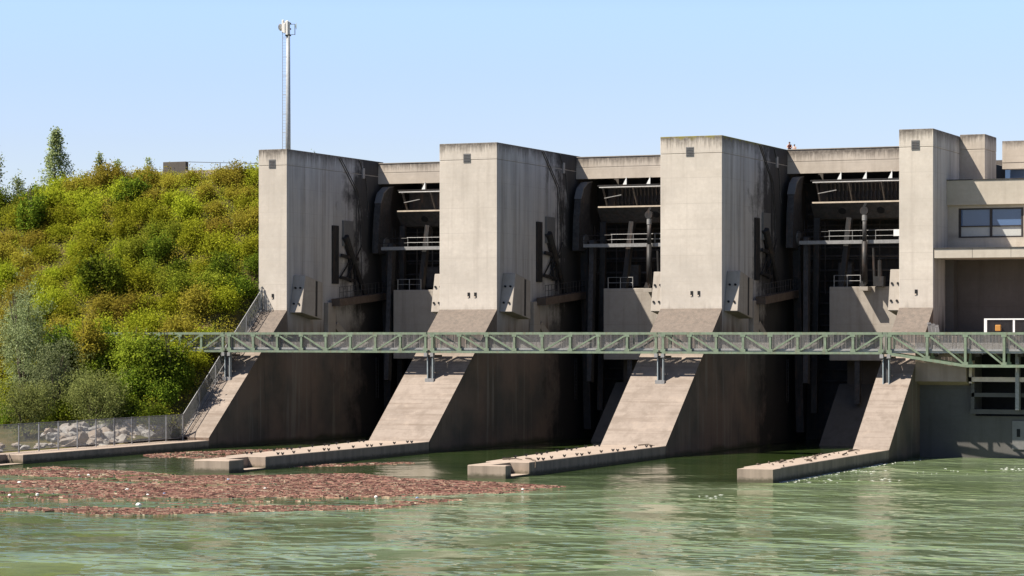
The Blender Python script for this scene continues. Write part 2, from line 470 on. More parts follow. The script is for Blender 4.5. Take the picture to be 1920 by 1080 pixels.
def anchor_block(sgn, xface, parent):
    """inclined concrete bearing block on the side of a pier, sgn +1 on its right side"""
    a, b_ = (xface, xface+1.35) if sgn > 0 else (xface-1.2, xface)
    o = MB().prism([(230.55, 13.1), (231.45, 16.9), (235.3, 16.2), (235.2, 12.4)], a, b_).build('anchor_block', M['block'], parent, bevel=.04)
    for z, yy in ((14.0, 230.74), (15.6, 231.11)):
        for xx in (.40, .95):
            xb = xface + sgn*xx
            MB().disc((xb, yy-.03, z), (0, -1, .22), .11, .16, 8).build('bolt', M['black'], o)
    # grout groove on the outer side
    if sgn > 0:
        MB().prism([(233.6, 12.75), (233.7, 16.35), (234.1, 16.3), (234.0, 12.7)], b_, b_+.025).build('groove', M['steel'], o)
    return o

def make_pier(n, label, mat='pier', wl_end=3.7, blockw=3.2, yend=176.95, notch=True, left_anchor=True, right_anchor=True, drains=2):
    xl, xr = X_L[n], X_R[n]
    t = thing('weir_pier', label, 'weir pier', ((xl+xr)/2, PF, 0), 'concrete piers of the weir')
    cm = M[mat]
    MB().box(xl, xr, PF, 262.3, -3, 28.0).build('shaft', cm, t, bevel=.03)
    MB().box(xl-.012, xr+.012, PF-.012, 252.31, 28.02, 29.65).build('parapet_cap', cm, t, bevel=.03)
    MB().prism([(PF, -3), (PF, 13.35), (214.2, 1.05), (214.2, -3)], xl, xr-.001).build('sloping_buttress', M['slope'], t)
    # long low training wall, tapering to its end block
    ys = (214.2, 182.9)
    tw = MB()
    a0, a1 = xl+.02, xr-wl_end
    vs = [(a0,214.2,-3),(xr,214.2,-3),(xr,182.9,-3),(a1,182.9,-3),(a0,214.2,1.05),(xr,214.2,1.05),(xr,182.9,1.05),(a1,182.9,1.05)]
    tw.add(vs, [(0,1,2,3),(4,5,6,7),(0,1,5,4),(1,2,6,5),(2,3,7,6),(3,0,4,7)])
    w = tw.build('training_wall', M['wall'], t, bevel=.04)
    if notch:
        MB().box(xr-blockw+.06, xr-.05, 179.3, 182.9, -3, .15).build('notch_sill', M['wall'], t)
        MB().box(xr-blockw, xr-1.65, 179.31, 182.89, -3, 1.0).build('notch_cheek', M['wall'], t)
    else:
        MB().box(xr-blockw, xr-.004, yend, 182.9, -3, 1.0).build('end_block', M['wall'], t)
    if notch: MB().box(xr-blockw-.01, xr-.01, yend, 179.3, -3, 1.0).build('end_block', M['wall'], t, bevel=.05)
    if right_anchor: anchor_block(1, xr, t)
    if left_anchor: anchor_block(-1, xl, t)
    # vent near the top and drain holes near the foot of the front face
    xm = xl + .48*(xr-xl)
    v = MB().box(xm-.38, xm+.38, PF-.05, PF+.05, 27.75, 28.62).build('vent_panel', M['vent'], t)
    lv = MB()
    for i in range(5): lv.box(xm-.32, xm+.32, PF-.075, PF-.045, 27.84+i*.15, 27.90+i*.15)
    lv.build('louvre', M['steel_grey'], v)
    for i in range(drains):
        xd = xl + (.5 if drains == 1 else (.51+.115*i))*(xr-xl)
        d = MB().box(xd-.13, xd+.13, PF-.03, PF+.1, 14.5, 15.0).build('drain_hole', M['black'], t)
        MB().box(xd-.13, xd+.02, PF-.045, PF-.028, 14.5, 14.62).build('drain_lit_inside', M['cream'], d)  # pale box paints the sunlit inside of the hole
    return t

def side_fittings(n, parent, full=True):
    """rails, conduits and hoist gear on the shaded right side of a pier"""
    x = X_R[n]
    MB().box(x, x+.16, 239.9, 241.3, 16.2, 22.3).build('guide_recess', M['steel'], parent)
    MB().box(x, x+.22, 242.3, 244.6, 20.2, 22.9).build('hoist_plate', M['vent'], parent)
    h = MB(); h.tube([(x+.35, 242.9, 20.6), (x+.35, 247.3, 14.9)], [.26, .26], 10)
    h.tube([(x+.35, 242.4, 21.2), (x+.35, 244.3, 18.6)], [.40, .40], 10)
    h.bar((x+.3, 241.6, 19.2), (x+.3, 245.6, 18.9), .2, .35); h.bar((x+.3, 241.4, 16.9), (x+.3, 244.6, 16.6), .2, .3)
    h.bar((x+.25, 243.6, 20.5), (x+.25, 243.9, 16.4), .25); h.bar((x+.25, 244.7, 18.8), (x+.25, 245.0, 15.4), .2)
    h.bar((x+.25, 241.3, 16.8), (x+.25, 243.6, 18.6), .12); h.bar((x+.25, 242.8, 16.8), (x+.25, 244.8, 18.4), .12)
    h.bar((x+.55, 243.0, 17.4), (x+.25, 246.5, 20.4), .1)
    h.build('hoist_gear', M['steel'], parent)
    cd = MB(); cd.tube([(x+.06, 241.4, 29.5), (x+.06, 245.6, 26.0), (x+.06, 246.6, 22.5), (x+.06, 246.9, 15.5)], .05, 6)
    cd.tube([(x+.06, 241.9, 29.5), (x+.06, 246.0, 26.1), (x+.06, 247.2, 22.5)], .04, 6)
    cd.tube([(x+.06, 246.3, 29.5), (x+.06, 248.0, 27.3), (x+.06, 248.6, 24.0)], .06, 6)
    cd.tube([(x+.06, 245.6, 26.0), (x+.06, 245.6, 17.0)], .035, 6)
    cd.build('conduit', M['steel_grey'], parent)
    MB().box(x, x+.14, 247.0, 247.5, 27.6, 28.7).build('wall_lamp', M['light_metal'], parent)
    MB().box(x, x+.5, 238.2, 239.9, 9.9, 14.2).build('bearing_corbel', M['block'], parent, bevel=.04)
    MB().prism([(239.9, 11.6), (240.6, 12.2), (245.4, 9.6), (244.8, 9.0)], x, x+.4).build('inclined_rib', M['block'], parent)
    la = MB()
    for dy in (0, .55):
        la.tube([(x+.25, 250.0+dy, 4.0), (x+.25, 250.0+dy, 8.4)], .04, 6)
    for i in range(12): la.tube([(x+.25, 250.0, 4.2+i*.35), (x+.25, 250.55, 4.2+i*.35)], .025, 5)
    la.build('ladder', M['steel_grey'], parent)

# abutment half pier on the bank
p1 = make_pier(1, 'narrow concrete half pier against the green hillside, stairway on its left', right_anchor=True, left_anchor=False, wl_end=3.24, drains=1)
for ch in list(p1.children):
    if ch.name.split('.')[0] in ('training_wall', 'notch_sill', 'notch_cheek', 'end_block'):
        bpy.data.objects.remove(ch, do_unlink=True)
side_fittings(1, p1)
o = p1
MB().box(X_L[1]-.25, X_R[1], 182.9, 214.2, -3, .78).build('training_wall', M['wall'], o, bevel=.04)
MB().box(X_L[1]-.25, X_R[1]-1.7, 179.4, 182.9, -3, .78).build('notch_cheek', M['wall'], o)
MB().box(X_R[1]-1.7, X_R[1]-.02, 179.4, 182.9, -3, -.05+.1).build('notch_sill', M['wall'], o)
MB().box(X_L[1]-.25, X_R[1]-.01, 120, 179.4, -3, .73).build('bank_wall', M['wall'], o, bevel=.04)
MB().prism([(PF, 12.9), (PF, 13.42), (214.2, 1.12), (214.2, .6)], X_L[1]+.75, X_L[1]+.87).build('stair_kerb', M['slope'], o)
st = MB().prism([(PF, 13.0), (PF, 13.47), (214.2, 1.17), (214.2, .7)], X_L[1]+.02, X_L[1]+.74)
for i in range(0, 48, 1):
    y = 214.4 + i*.325
    st.box(X_L[1]+.06, X_L[1]+.70, y+.26, y+.33, slope_z(y)+.02, slope_z(y)+.30)
# abutment body running back into the hill
MB().box(-131.5, X_L[1], 246.0, 252.3, 10, 28.6).build('abutment_body', M['pier'], o)

p2 = make_pier(2, 'leftmost full-width concrete pier, bare grey rim, nearest to the half pier on the bank', yend=176.95)
side_fittings(2, p2)
p3 = make_pier(3, 'full-width concrete pier with yellow moss along its rim, centre right', 'pier_mossy', yend=178.5-.2)
side_fittings(3, p3)
p4 = make_pier(4, 'slim tall pier adjoining the powerhouse, with a single drain hole', wl_end=2.9, blockw=2.75, yend=180.9, notch=False, right_anchor=False, drains=1)

# little steel hooks cast along the edges of the training walls
def hooks(n, pier, pairs=10, y0=186.0, dy=2.75):
    xr = X_R[n]
    for i in range(pairs):
        y = y0 + i*dy
        f = (y-182.9)/(214.2-182.9)
        wl = 3.7 + f*(X_R[n]-X_L[n]-3.7)
        for x in (xr-.55, xr-wl+.5):
            for dx in ((0, .42) if i % 3 == 0 else (0,)):
                hb = MB()
                hb.bar((x+dx, y, 1.05), (x+dx-.12, y, 1.26), .07); hb.bar((x+dx, y, 1.05), (x+dx+.12, y, 1.26), .07)
                hb.bar((x+dx-.11, y, 1.20), (x+dx+.11, y, 1.19), .07)
                hb.build('anchor_hook', M['steel'], pier)
hooks(2, p2); hooks(3, p3)

# fallen branches on the walls
def branch(pts, r, label, mat='bark'):
    c = Vector(pts[0])
    t = MB().tube(pts, [r*(1-.6*i/(len(pts)-1)) for i in range(len(pts))], 6)
    for q in pts[1:-1]:
        q = Vector(q); t.tube([q, q+Vector((random.uniform(-.5,.5), random.uniform(-.8,.8), random.uniform(.02,.12)))], [r*.5, r*.2], 5)
    tag(t.build('driftwood_branch', M[mat]), label, 'branch', 'branches washed onto the walls')
branch([(-78.2,187.0,1.14),(-77.4,186.2,1.16),(-76.9,185.2,1.14),(-76.2,184.2,1.14),(-75.9,183.4,.6)], .06, 'thin bent branch hanging over the edge of the wall of the mossy pier')
branch([(-79.6,185.6,1.12),(-78.6,185.9,1.16),(-77.8,185.3,1.12)], .07, 'short dark branch lying near the notch of the mossy pier wall')
branch([(-78.4,213.3,1.12),(-77.6,213.5,1.2),(-76.8,213.0,1.12)], .07, 'dark branch at the foot of the slope of the mossy pier')
for (x, y, l, a, lab) in ((-57.6, 197, 2.6, 1.9, 'long dark branch midway along the wall of the slim pier'), (-57.0, 204, 2.4, 1.7, 'forked dark branch near the slope of the slim pier'),
                     (-58.0, 190, 2.0, 1.6, 'branch near the open end of the wall of the slim pier'), (-57.9, 210, 2.2, 1.4, 'branch washed against the foot of the slim pier slope'),
                     (-56.9, 193, 1.6, 2.2, 'small pale branch beside the right edge of the slim pier wall')):
    d = Vector((math.cos(a), math.sin(a), 0))*l/2; c = Vector((x, y, 1.13))
    branch([c-d, c+Vector((.12,0,.08)), c+d], .08, lab, 'bark')
for i in range(26):
    f = random.random(); y = 184+f*29
    xx = random.choice([random.uniform(-58.9,-56.2), -58.8+random.uniform(-.2,.4)])
    a = random.uniform(1.0, 2.2); l = random.uniform(.3, .9)
    d = Vector((math.cos(a), math.sin(a), 0))*l/2; c = Vector((xx, y, 1.1))
    tag(MB().tube([c-d, c+Vector((0,0,.05)), c+d], .045, 5).build('twig', M['bark']), 'small dark twig lying on top of the low wall of the slim pier', 'twig', 'twigs scattered on the slim pier wall')

# ------------------------------------------------------------------ bays: deck beams, gates, pedestals
def make_bay(i, xl, xr):
    which = {1: 'bay beside the half pier', 2: 'bay left of the mossy pier', 3: 'bay right of the mossy pier'}[i]
    # road deck and parapet
    ztop = {1: 29.40, 2: 29.46, 3: 29.62}[i]
    t = thing('crest_bridge', 'concrete crest beam spanning the %s' % which, 'bridge', ((xl+xr)/2, 251, 27.2), 'crest beams across the weir bays')
    MB().box(xl+.013, xr-.013, 250.985, 251.5, 28.42, ztop).build('parapet', M['beam'], t, bevel=.02)
    MB().box(xl+.001, xr-.001, 251.0, 251.6, 27.2, 28.40).build('edge_beam', M['beam'], t)
    MB().box(xl+.001, xr-.001, 251.6, 262, 27.9, 28.85).build('deck_slab', M['beam'], t)
    cap = MB().box(xl+.02, xr-.02, 250.93, 251.55, ztop+.001, ztop+.07).build('coping', M['block'], t)

    # gate
    g = thing('sluice_gate', 'dark steel gate with pale ledge and ribs in the %s' % which, 'sluice gate', ((xl+xr)/2, 248, 16), 'gates in the weir bays')
    skin = []
    for a in np.linspace(0, 1, 14):
        z = 26.6 - a*29; yy = 257.0 + 1.6*math.sin(a*math.pi)
        skin.append((yy, z))
    pr = [(y, z) for y, z in skin] + [(y+.3, z) for y, z in skin[::-1]]
    MB().prism(pr, xl+.02, xr-.02).build('skin_plate', M['steel'], g)
    rb = MB()
    for z in np.arange(6, 23.5, 1.15):
        a = (26.6-z)/29; yy = 257.0+1.6*math.sin(a*math.pi)
        rb.box(xl+.3, xr-.3, yy-.35, yy, z, z+.16)
    rb.build('stiffener_rows', M['steel_grey'], g)
    g0 = xl + 2.9
    MB().tube([(g0, 250.2, 26.2), (xr-.02, 250.2, 26.2)], .075, 8).build('top_rail', M['light_metal'], g)
    MB().box(g0-.4, xr-.02, 250.7, 251.2, 26.36, 26.5).build('crest_beam', M['steel'], g)
    MB().box(g0+.2, xr-.02, 249.3, 252.3, 24.05, 24.2).build('ledge', M['ledge'], g)
    MB().prism([(249.45, 24.03), (250.85, 22.55), (252.8, 22.55), (252.8, 24.03)], g0, xr-.02).build('girder', M['steel_grey'], g)
    MB().box(g0, xr-.02, 252.8, 253.1, 22.45, 26.6).build('back_plate', M['steel'], g)
    nrm = Vector((0, -1.48, -1.40)).normalized()
    for q_ in (.22, .5, .78) if i != 2 else (.45, .72):
        MB().disc(Vector((g0+q_*(xr-g0), 250.15, 23.3))+nrm*.03, nrm, .38, .12).build('port_hole', M['black'], g)
    x = g0+.4
    while x < xr:
        MB().bar((x, 250.2, 26.15), (x, 251.6, 24.2), .24, .12, (1,0,0)).build('post', M['steel_grey'], g)
        x += 3.35
    x = xl + 5.55
    while x < xr-.2:
        MB().add([(x-.30,250.9,26.5),(x+.12,250.9,26.5),(x+.12,250.9,27.3),(x-.30,251.0,26.5),(x+.12,251.0,26.5),(x+.12,251.0,27.3)],
                 [(0,1,2),(5,4,3),(0,3,4,1),(1,4,5,2),(2,5,3,0)]).build('splitter_plate', M['white'], g)
        x += 2.62
    MB().bar((g0+.5, 250.4, 25.1), (g0+2.5, 250.1, 25.4), .07).build('stay_rod', M['light_metal'], g)
    if i >= 2:
        rp = MB(); x = g0+.9
        while x < xr-.1:
            for (z0, z1, y0, y1) in ((24.2, 24.8, 252.6, 252.35), (24.8, 25.4, 252.35, 252.55), (25.4, 26.3, 252.55, 252.3)):
                rp.bar((x+random.uniform(-.02,.02), y0, z0), (x, y1, z1), .17, .12, (1,0,0))
            x += .42
        rp.build('rib_panel', M['steel'], g)
    # service walkway half way down
    MB().box(xl+2.6, xr-.02, 246.5, 247.6, 19.85, 20.12).build('walkway', M['vent'], g)
    MB().box(xl+2.6, xr-.02, 246.42, 246.49, 19.85, 20.2).build('walkway_edge', M['light_metal'], g)
    hr = MB()
    for z in (21.15, 20.62): hr.tube([(xl+5.6, 246.5, z), (xr-.02, 246.5, z)], .028, 6)
    for x in np.arange(xl+5.7, xr, 2.35): hr.tube([(x, 246.5, 20.1), (x, 246.5, 21.15)], .032, 6)
    hr.build('handrail', M['light_metal'], g)
    lo = MB()
    for z in (21.1, 20.6): lo.tube([(xl+2.2, 246.9, z), (xl+5.5, 246.9, z)], .035, 6)
    lo.build('handrail', M['steel'], g)
    if i >= 2:
        xs_ = xr - (4.75 if i == 2 else 4.3)
        MB().box(xs_-.48, xs_+.48, 246.40, 246.44, 20.55, 21.2).build('sign_plate', M['white'], g)
    # arms
    for x0, x1 in ((xl+7.3, xl+6.55), (xr-2.9, xr-2.6)):
        MB().bar((x0, 248.3, 22.5), (x1, 248.0, 15.6), .75, .5, (1,0,0)).build('strut', M['steel'], g)
    MB().bar((xl+3.4, 250.2, 22.6), (xl+3.2, 249.8, 3.0), .5, .6, (1,0,0)).build('strut', M['steel'], g)
    MB().bar((xl+1.2, 250.6, 20.6), (xl+1.6, 250.6, 1.0), 1.0, .8, (1,0,0)).build('strut', M['steel'], g)
    MB().bar((xl+2.7, 248.9, 20.6), (xl+3.4, 246.3, 6.0), .8, .5, (1,0,0)).build('strut', M['steel_grey'], g)
    # curved end plate beside the pier
    ol = [(251.9, 26.95), (250.6, 26.75), (249.4, 26.1), (248.7, 25.0), (248.3, 23.2), (248.1, 21.0), (248.0, 19.6), (251.6, 19.4), (251.8, 21.5), (251.2, 23.5), (251.2, 25.2)]
    e = MB().prism(ol, xl+.75, xl+1.45).build('end_plate', M['steel_grey'], g)
    MB().prism([(251.95, 27.0), (250.55, 26.8), (249.3, 26.15), (248.62, 25.0), (248.75, 25.0), (249.42, 26.05), (250.62, 26.68), (251.92, 26.9)], xl+.7, xl+1.5).build('edge_strip', M['vent'], e)
    MB().disc((xl+1.47, 250.0, 20.6), (1, 0, 0), .75, .2, 12).build('bearing_cover', M['vent'], e)
    # radial arm with its service railing
    a = MB().bar((xl+.95, 239.0, 14.2), (xl+.95, 253.0, 15.2), 1.0, .75).build('radial_arm', M['steel_brown'], g)
    ar = MB()
    for y in np.arange(239.0, 252.6, .85):
        z = 14.2+(y-239)/14.0; ar.tube([(xl+1.4, y, z+.35), (xl+1.4, y, z+1.6)], .03, 5)
    for dz in (1.05, 1.6): ar.tube([(xl+1.4, 238.9, 14.2+dz), (xl+1.4, 252.6, 15.17+dz)], .03, 5)
    ar.build('arm_railing', M['steel_grey'], a)

    pw = MB()
    for kq in range(7):
        x0 = xl + 3.2 + kq*1.9 + random.uniform(-.4, .4)
        pw.tube([(x0, 254.2, 22.4), (x0+random.uniform(-.1, .1), 254.2, 15.0)], random.uniform(.04, .10), 6)
    for z in (21.6, 18.9, 17.4): pw.tube([(xl+.8, 254.4, z), (xr-.1, 254.4, z+random.uniform(-.1, .1))], random.uniform(.05, .12), 6)
    pw.box(xl+4.6, xl+6.0, 253.6, 254.4, 16.0, 18.2); pw.box(xr-2.6, xr-1.2, 253.6, 254.4, 20.4, 21.8)
    pw.build('pipework', M['steel_grey'], g)
    cb = MB()
    for kq in range(5):
        x0 = xl + 1.8 + kq*.32
        cb.tube([(x0, 250.9, 22.5-kq*.3), (x0+.3, 250.4, 19.0), (x0+.1, 249.6, 15.5+kq*.4)], .035, 5)
    cb.build('cables', M['steel'], g)
    # concrete pedestal with rail on top, and the chute below it
    pl = xl + 5.55 if i == 3 else (xl+4.6 if i == 2 else xl+3.75)
    pd = thing('gate_pedestal', 'concrete pedestal wall low in the %s' % which, 'concrete pedestal', ((pl+xr)/2, 247, 8.3), 'pedestals in the weir bays')
    MB().box(pl, xr-.002, 247, 254, 8.3, 15.62).build('pedestal_wall', M['block'], pd, bevel=.04)
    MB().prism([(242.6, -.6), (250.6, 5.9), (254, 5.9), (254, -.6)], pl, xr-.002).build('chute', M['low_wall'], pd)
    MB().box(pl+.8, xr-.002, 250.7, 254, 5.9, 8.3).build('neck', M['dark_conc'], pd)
    MB().box(pl+2.5, pl+3.0, 247.3, 247.9, 4.0, 8.3).build('hanger_post', M['steel_grey'], pd)
    sr = thing('safety_railing', 'grey pipe railing on the pedestal in the %s' % which, 'railing', (pl+1, 247.4, 15.6), 'pedestal railings')
    xe = xr-1.3 if i != 3 else pl+3.2
    segs = [(pl+.4, pl+3.1)] + ([(xr-3.0, xr-.9)] if i == 3 else [])
    rr = MB()
    for a0, a1 in segs:
        for z in (16.75, 16.2): rr.tube([(a0, 247.3, z), (a1, 247.3, z)], .028, 6)
    rr.build('rail', M['light_metal'], sr)
    for a0, a1 in segs:
        for x in (a0, (a0+a1)/2, a1):
            MB().tube([(x, 247.3, 15.6), (x, 247.3, 16.76)], .05, 6).build('post', M['light_metal'], sr)
    if i >= 2:
        cx = {2: -89.25, 3: -66.75}[i]
        h = thing('hydraulic_cylinder', 'dark upright hydraulic cylinder in the %s' % which, 'hydraulic cylinder', (cx, 245.9, 15.62), 'upright cylinders in the weir bays')
        MB().tube([(cx, 246.0, 15.9), (cx, 246.0, 20.05)], .27, 14).build('barrel', M['steel'], h, smooth=True)
        MB().tube([(cx, 246.0, 20.05), (cx+.0, 246.0, 22.3)], .21, 14).build('rod_sleeve', M['steel_grey'], h, smooth=True)
        MB().tube([(cx, 246.0, 22.1), (cx, 246.0, 22.65)], .25, 14).build('collar', M['light_metal'], h)
        eye = MB().disc((cx, 246.0, 23.05), (0, 1, 0), .42, .45, 12); eye.bar((cx-.1, 246, 23.3), (cx+.15, 246, 23.8), .25)
        eye.build('eye_head', M['steel'], h)
        MB().bar((cx-.25, 246.0, 15.6), (cx-.05, 246.0, 16.1), .5).build('clevis', M['steel'], h)
        s = MB().tube([(cx+.95, 246.3, 15.7), (cx+.8, 246.3, 19.4)], [.16, .12], 8); s.tube([(cx+1.5, 246.3, 15.6), (cx+1.45, 246.3, 18.2)], [.25, .2], 8)
        s.box(cx+.9, cx+1.9, 246.0, 246.8, 15.62, 16.6)
        s.build('valve_gear', M['steel'], h)
        MB().box(cx-.45, cx+.45, 245.5, 247.0, 15.2, 15.6).build('support_bracket', M['block'], h)
for i in (1, 2, 3): make_bay(i, X_R[i], X_L[i+1])

# ------------------------------------------------------------------ footbridge
YB = 221.05            # front truss plane
ZT, ZB = 11.10, 9.15
def span(x0, x1, npan, label, flip=.5, deep=None, half=False):
    """x0..x1; panels before the flip share lean one way, the rest lean the other"""
    t = thing('truss_bridge_span', label, 'footbridge', ((x0+x1)/2, YB, ZB), 'spans of the green truss footbridge')
    w = .24
    def zb(x): return ZB if not deep else deep(x)
    for yy, back in ((YB, 0), (YB+1.9, 1)):
        MB().box(x0, x1, yy-w/2, yy+w/2, ZT-.22, ZT).build('top_chord', M['green_paint'], t)
        bc = MB()
        if deep:
            xs_ = [x0, x0+3.4, x0+6.9, x1]
            for a, b_ in zip(xs_[:-1], xs_[1:]): bc.bar((a, yy, zb(a)+.11), (b_, yy, zb(b_)+.11), w, .24)
        else: bc.box(x0, x1, yy-w/2, yy+w/2, ZB, ZB+.2)
        bc.build('bottom_chord', M['green_paint'], t)
        xs_ = np.linspace(x0+.11, x1-.11, npan+1)
        for x in xs_:
            MB().box(x-.11, x+.11, yy-.105, yy+.105, zb(x)+.2, ZT-.22).box(x-.24, x+.24, yy-.122, yy-.107, zb(x)+.16, zb(x)+.44).box(x-.24, x+.24, yy-.122, yy-.107, ZT-.42, ZT-.2).build('vertical', M['green_paint'], t)
        for j in range(npan):
            a, b_ = xs_[j]+.1, xs_[j+1]-.1
            down = (j < npan*flip)
            za, zb_ = (ZT-.25, zb(b_)+.24) if down else (zb(a)+.24, ZT-.25)
            MB().bar((a, yy, za), (b_, yy, zb_), .15, .15).build('diagonal', M['green_paint'], t)
    MB().box(x0, x1, YB+.22, YB+1.68, ZB+.12, ZB+.30).build('deck', M['deck'], t)
    MB().box(x0, x1, YB+.14, YB+.20, ZB+.30, ZB+.48).build('toe_board', M['light_metal'], t)
    for yy in (YB+.21, YB+1.62):
        br = MB()
        for x in np.arange(x0+.1, x1-.05, .125):
            br.box(x, x+.066+random.uniform(-.02,.015), yy, yy+.03, ZB+.34, ZT-.2)
        br.build('railing_bars', M['bars'], t)
    for x in np.linspace(x0+.6, x1-.6, npan):
        MB().box(x-.06, x+.06, YB+.13, YB+1.77, ZB+.0, ZB+.11).build('cross_beam', M['steel'], t)
    return t
span(-139.3, -124.55, 6, 'green truss span half buried in the hillside bushes', 1/3)
span(-124.05, -102.62, 8, 'green truss span between the stairway column and the next column')
span(-102.12, -79.42, 8, 'green truss span in the middle, ending before the mossy pier column')
span(-78.95, -58.37, 8, 'green truss span between the mossy pier and the slim pier')
def deep(x):
    f = (x+57.84)
    return ZB - .05 if f < 0 else (ZB-.05 - min(f, 6.9)/6.9*1.05)
span(-57.84, -57.84+3.42*6, 6, 'green truss span with sagging lower chord, beside the powerhouse', 2, deep)

for n, (cx, lab) in enumerate(((-124.3, 'grey bridge column in leafy shade beside the stairway'), (-102.37, 'slim steel bridge column standing on the leftmost full pier slope'),
                  (-79.19, 'slim steel bridge column standing on the mossy pier slope'), (-58.1, 'tall steel bridge column standing on the slim pier slope'))):
    y0 = YB+.35; zb = slope_z(y0) - .05
    if n == 3: zb = 5.2; 
    t = thing('bridge_column', lab, 'bridge column', (cx, y0, zb), 'columns under the footbridge')
    MB().box(cx-.30, cx-.22, y0-.2, y0+.2, zb-1, 8.75).add(*[[],[]]).build('flange', M['column'], t)
    MB().box(cx+.22, cx+.30, y0-.2, y0+.2, zb-1, 8.75).build('flange', M['column'], t)
    MB().box(cx-.22, cx+.22, y0-.02, y0+.02, zb-1, 8.75).build('web', M['steel_grey'], t)
    MB().box(cx-.45, cx+.45, y0-.35, y0+.35, zb-.4, zb+.12).build('base_plate', M['light_metal'], t)
    MB().box(cx-.42, cx+.42, y0-.25, y0+1.7, 8.752, 8.95).build('crosshead', M['steel_grey'], t)
    for dx in (-.32, .32):
        MB().box(cx+dx-.16, cx+dx+.16, y0-.5, y0-.1, 8.8, 9.15).build('bearing', M['light_metal'], t)

# ------------------------------------------------------------------ fences
def fence(name, label, pts, h, post_step, bar_step, group=None):
    t = thing(name, label, 'fence', pts[0], group)
    bars = MB(); rails = MB()
    for p, q in zip(pts[:-1], pts[1:]):
        p = Vector(p); q = Vector(q); L = (q-p).length; d = (q-p)/L; up = Vector((0,0,h))
        rails.bar(p+up, q+up, .06, .06); rails.bar(p+Vector((0,0,.22)), q+Vector((0,0,.22)), .05, .05)
        hor = math.hypot((q-p).x, (q-p).y); nb = int(hor/bar_step)
        for i in range(nb):
            c = p+(q-p)*(i/nb); bars.bar(c+Vector((0,0,.2)), c+up, .022, .022, (1,0,0))
        npost = max(1, int(round(hor/post_step)))
        for i in range(npost+1):
            c = p+(q-p)*(i/npost); MB().bar(c-Vector((0,0,.1)), c+up+Vector((0,0,.05)), .10, .10, (1,0,0)).build('post', M['fence'], t)
    rails.build('rail', M['fence'], t); bars.build('bars', M['fence'], t)
    return t
FX = -125.1
fence('bank_fence', 'grey metal bar fence along the bank wall before the pale boulders', [(FX, 171.0, .75), (FX, 214.0, .78)], 2.45, 3.1, .16, 'grey bar fences on the bank')
fence('stair_fence', 'grey metal bar fence climbing beside the stairway to the half pier', [(FX, 214.1, .95), (FX, 229.7, slope_z(229.7))], 2.3, 3.0, .16, 'grey bar fences on the bank')
gf = thing('stair_gate', 'small barred gate at the top of the stairway against the half pier', 'gate', (FX, 229.6, 13.2))
b_ = MB()
for i in range(6): b_.bar((FX+.1+i*.2, 229.7, 13.15), (FX+.1+i*.2, 229.7, 15.4-i*.36), .035)
b_.bar((FX, 229.7, 15.6), (FX+1.15, 229.7, 13.45), .06)
b_.build('gate_bars', M['fence'], gf); MB().bar((FX, 229.8, 13.0), (FX, 229.8, 15.7), .12).build('post', M['fence'], gf)
tag(st.build('stairway', M['slope']), 'worn concrete stairway climbing between the bar fence and the slope', 'stairway')

# ------------------------------------------------------------------ powerhouse
ph = thing('powerhouse', 'concrete powerhouse with a wide window and projecting floor slab, right edge', 'powerhouse', (-40, 236, 11))
x4 = X_R[4]; XE = -14.0
MB().box(x4+.002, -53.58, 240.5, 245.35, 11, 28.38).build('stair_tower', M['house'], ph, bevel=.03)
MB().box(x4+.013, -53.565, 240.485, 245.365, 28.4, 29.82).build('tower_cap', M['house'], ph, bevel=.03)
MB().box(-53.578, XE, 248.0, 249.0, 27.55, 29.66).build('roof_parapet', M['house'], ph, bevel=.02)
MB().box(-53.578, XE, 248.03, 249.0, 26.95, 27.53).build('roof_beam', M['house'], ph)
MB().box(-53.578, XE, 249.4, 249.8, 24.9, 26.95).build('clerestory', M['glass'], ph)
MB().box(x4+.002, XE, 235.2, 236.0, 22.88, 25.18).build('fascia_beam', M['house2'], ph, bevel=.02)
MB().box(x4+.002, XE, 235.12, 236.0, 25.2, 25.26).build('fascia_coping', M['steel_grey'], ph)
MB().box(x4+.002, XE, 236.0, 249.4, 24.5, 24.9).build('roof_slab', M['house2'], ph)
wl = MB()   # wall round the window opening
wx0, wx1, wz0, wz1 = -55.0, -48.95, 19.85, 22.6
wl.box(x4+.002, wx0, 235.7, 236.0, 18.78, 22.88); wl.box(wx1, XE, 235.7, 236.0, 18.78, 22.88)
wl.box(wx0, wx1, 235.7, 236.0, 18.78, wz0); wl.box(wx0, wx1, 235.7, 236.0, wz1, 22.88)
wl.build('upper_wall', M['house2'], ph)
wn = MB()
for x in (wx0+.11, (wx0+wx1)/2, wx1-.11): wn.box(x-.11, x+.11, 235.72, 235.95, wz0, wz1)
wn.box(wx0+.22, wx1-.22, 235.73, 235.94, wz1-.14, wz1-.002); wn.box(wx0+.22, wx1-.22, 235.73, 235.94, wz0+.002, wz0+.14)
wn.box(wx0+.22, wx1-.22, 235.735, 235.93, 20.86, 20.97)
wn = wn.build('window', M['frame'], ph)
for a, b_ in ((wx0+.22, (wx0+wx1)/2-.11), ((wx0+wx1)/2+.11, wx1-.22)):
    MB().box(a, b_, 235.85, 235.87, 20.97, wz1-.14).build('pane', M['glass'], wn)
    MB().box(a, b_, 235.85, 235.87, wz0+.14, 20.86).build('blind_panel', M['blind'], wn)
MB().box(x4+.1, XE, 230.0, 236.0, 17.82, 18.7).build('floor_slab', M['house2'], ph, bevel=.03)
MB().box(x4+.06, XE, 229.93, 230.4, 18.7, 18.78).build('slab_coping', M['steel_grey'], ph)
for x in (-52.4, -48.9): MB().box(x-.012, x+.012, 229.99, 230.01, 17.85, 18.68).build('slab_joint', M['steel'], ph)
MB().box(x4+.002, XE, 236.0, 236.4, 9, 17.8).build('undercroft_wall', M['dark_conc'], ph)
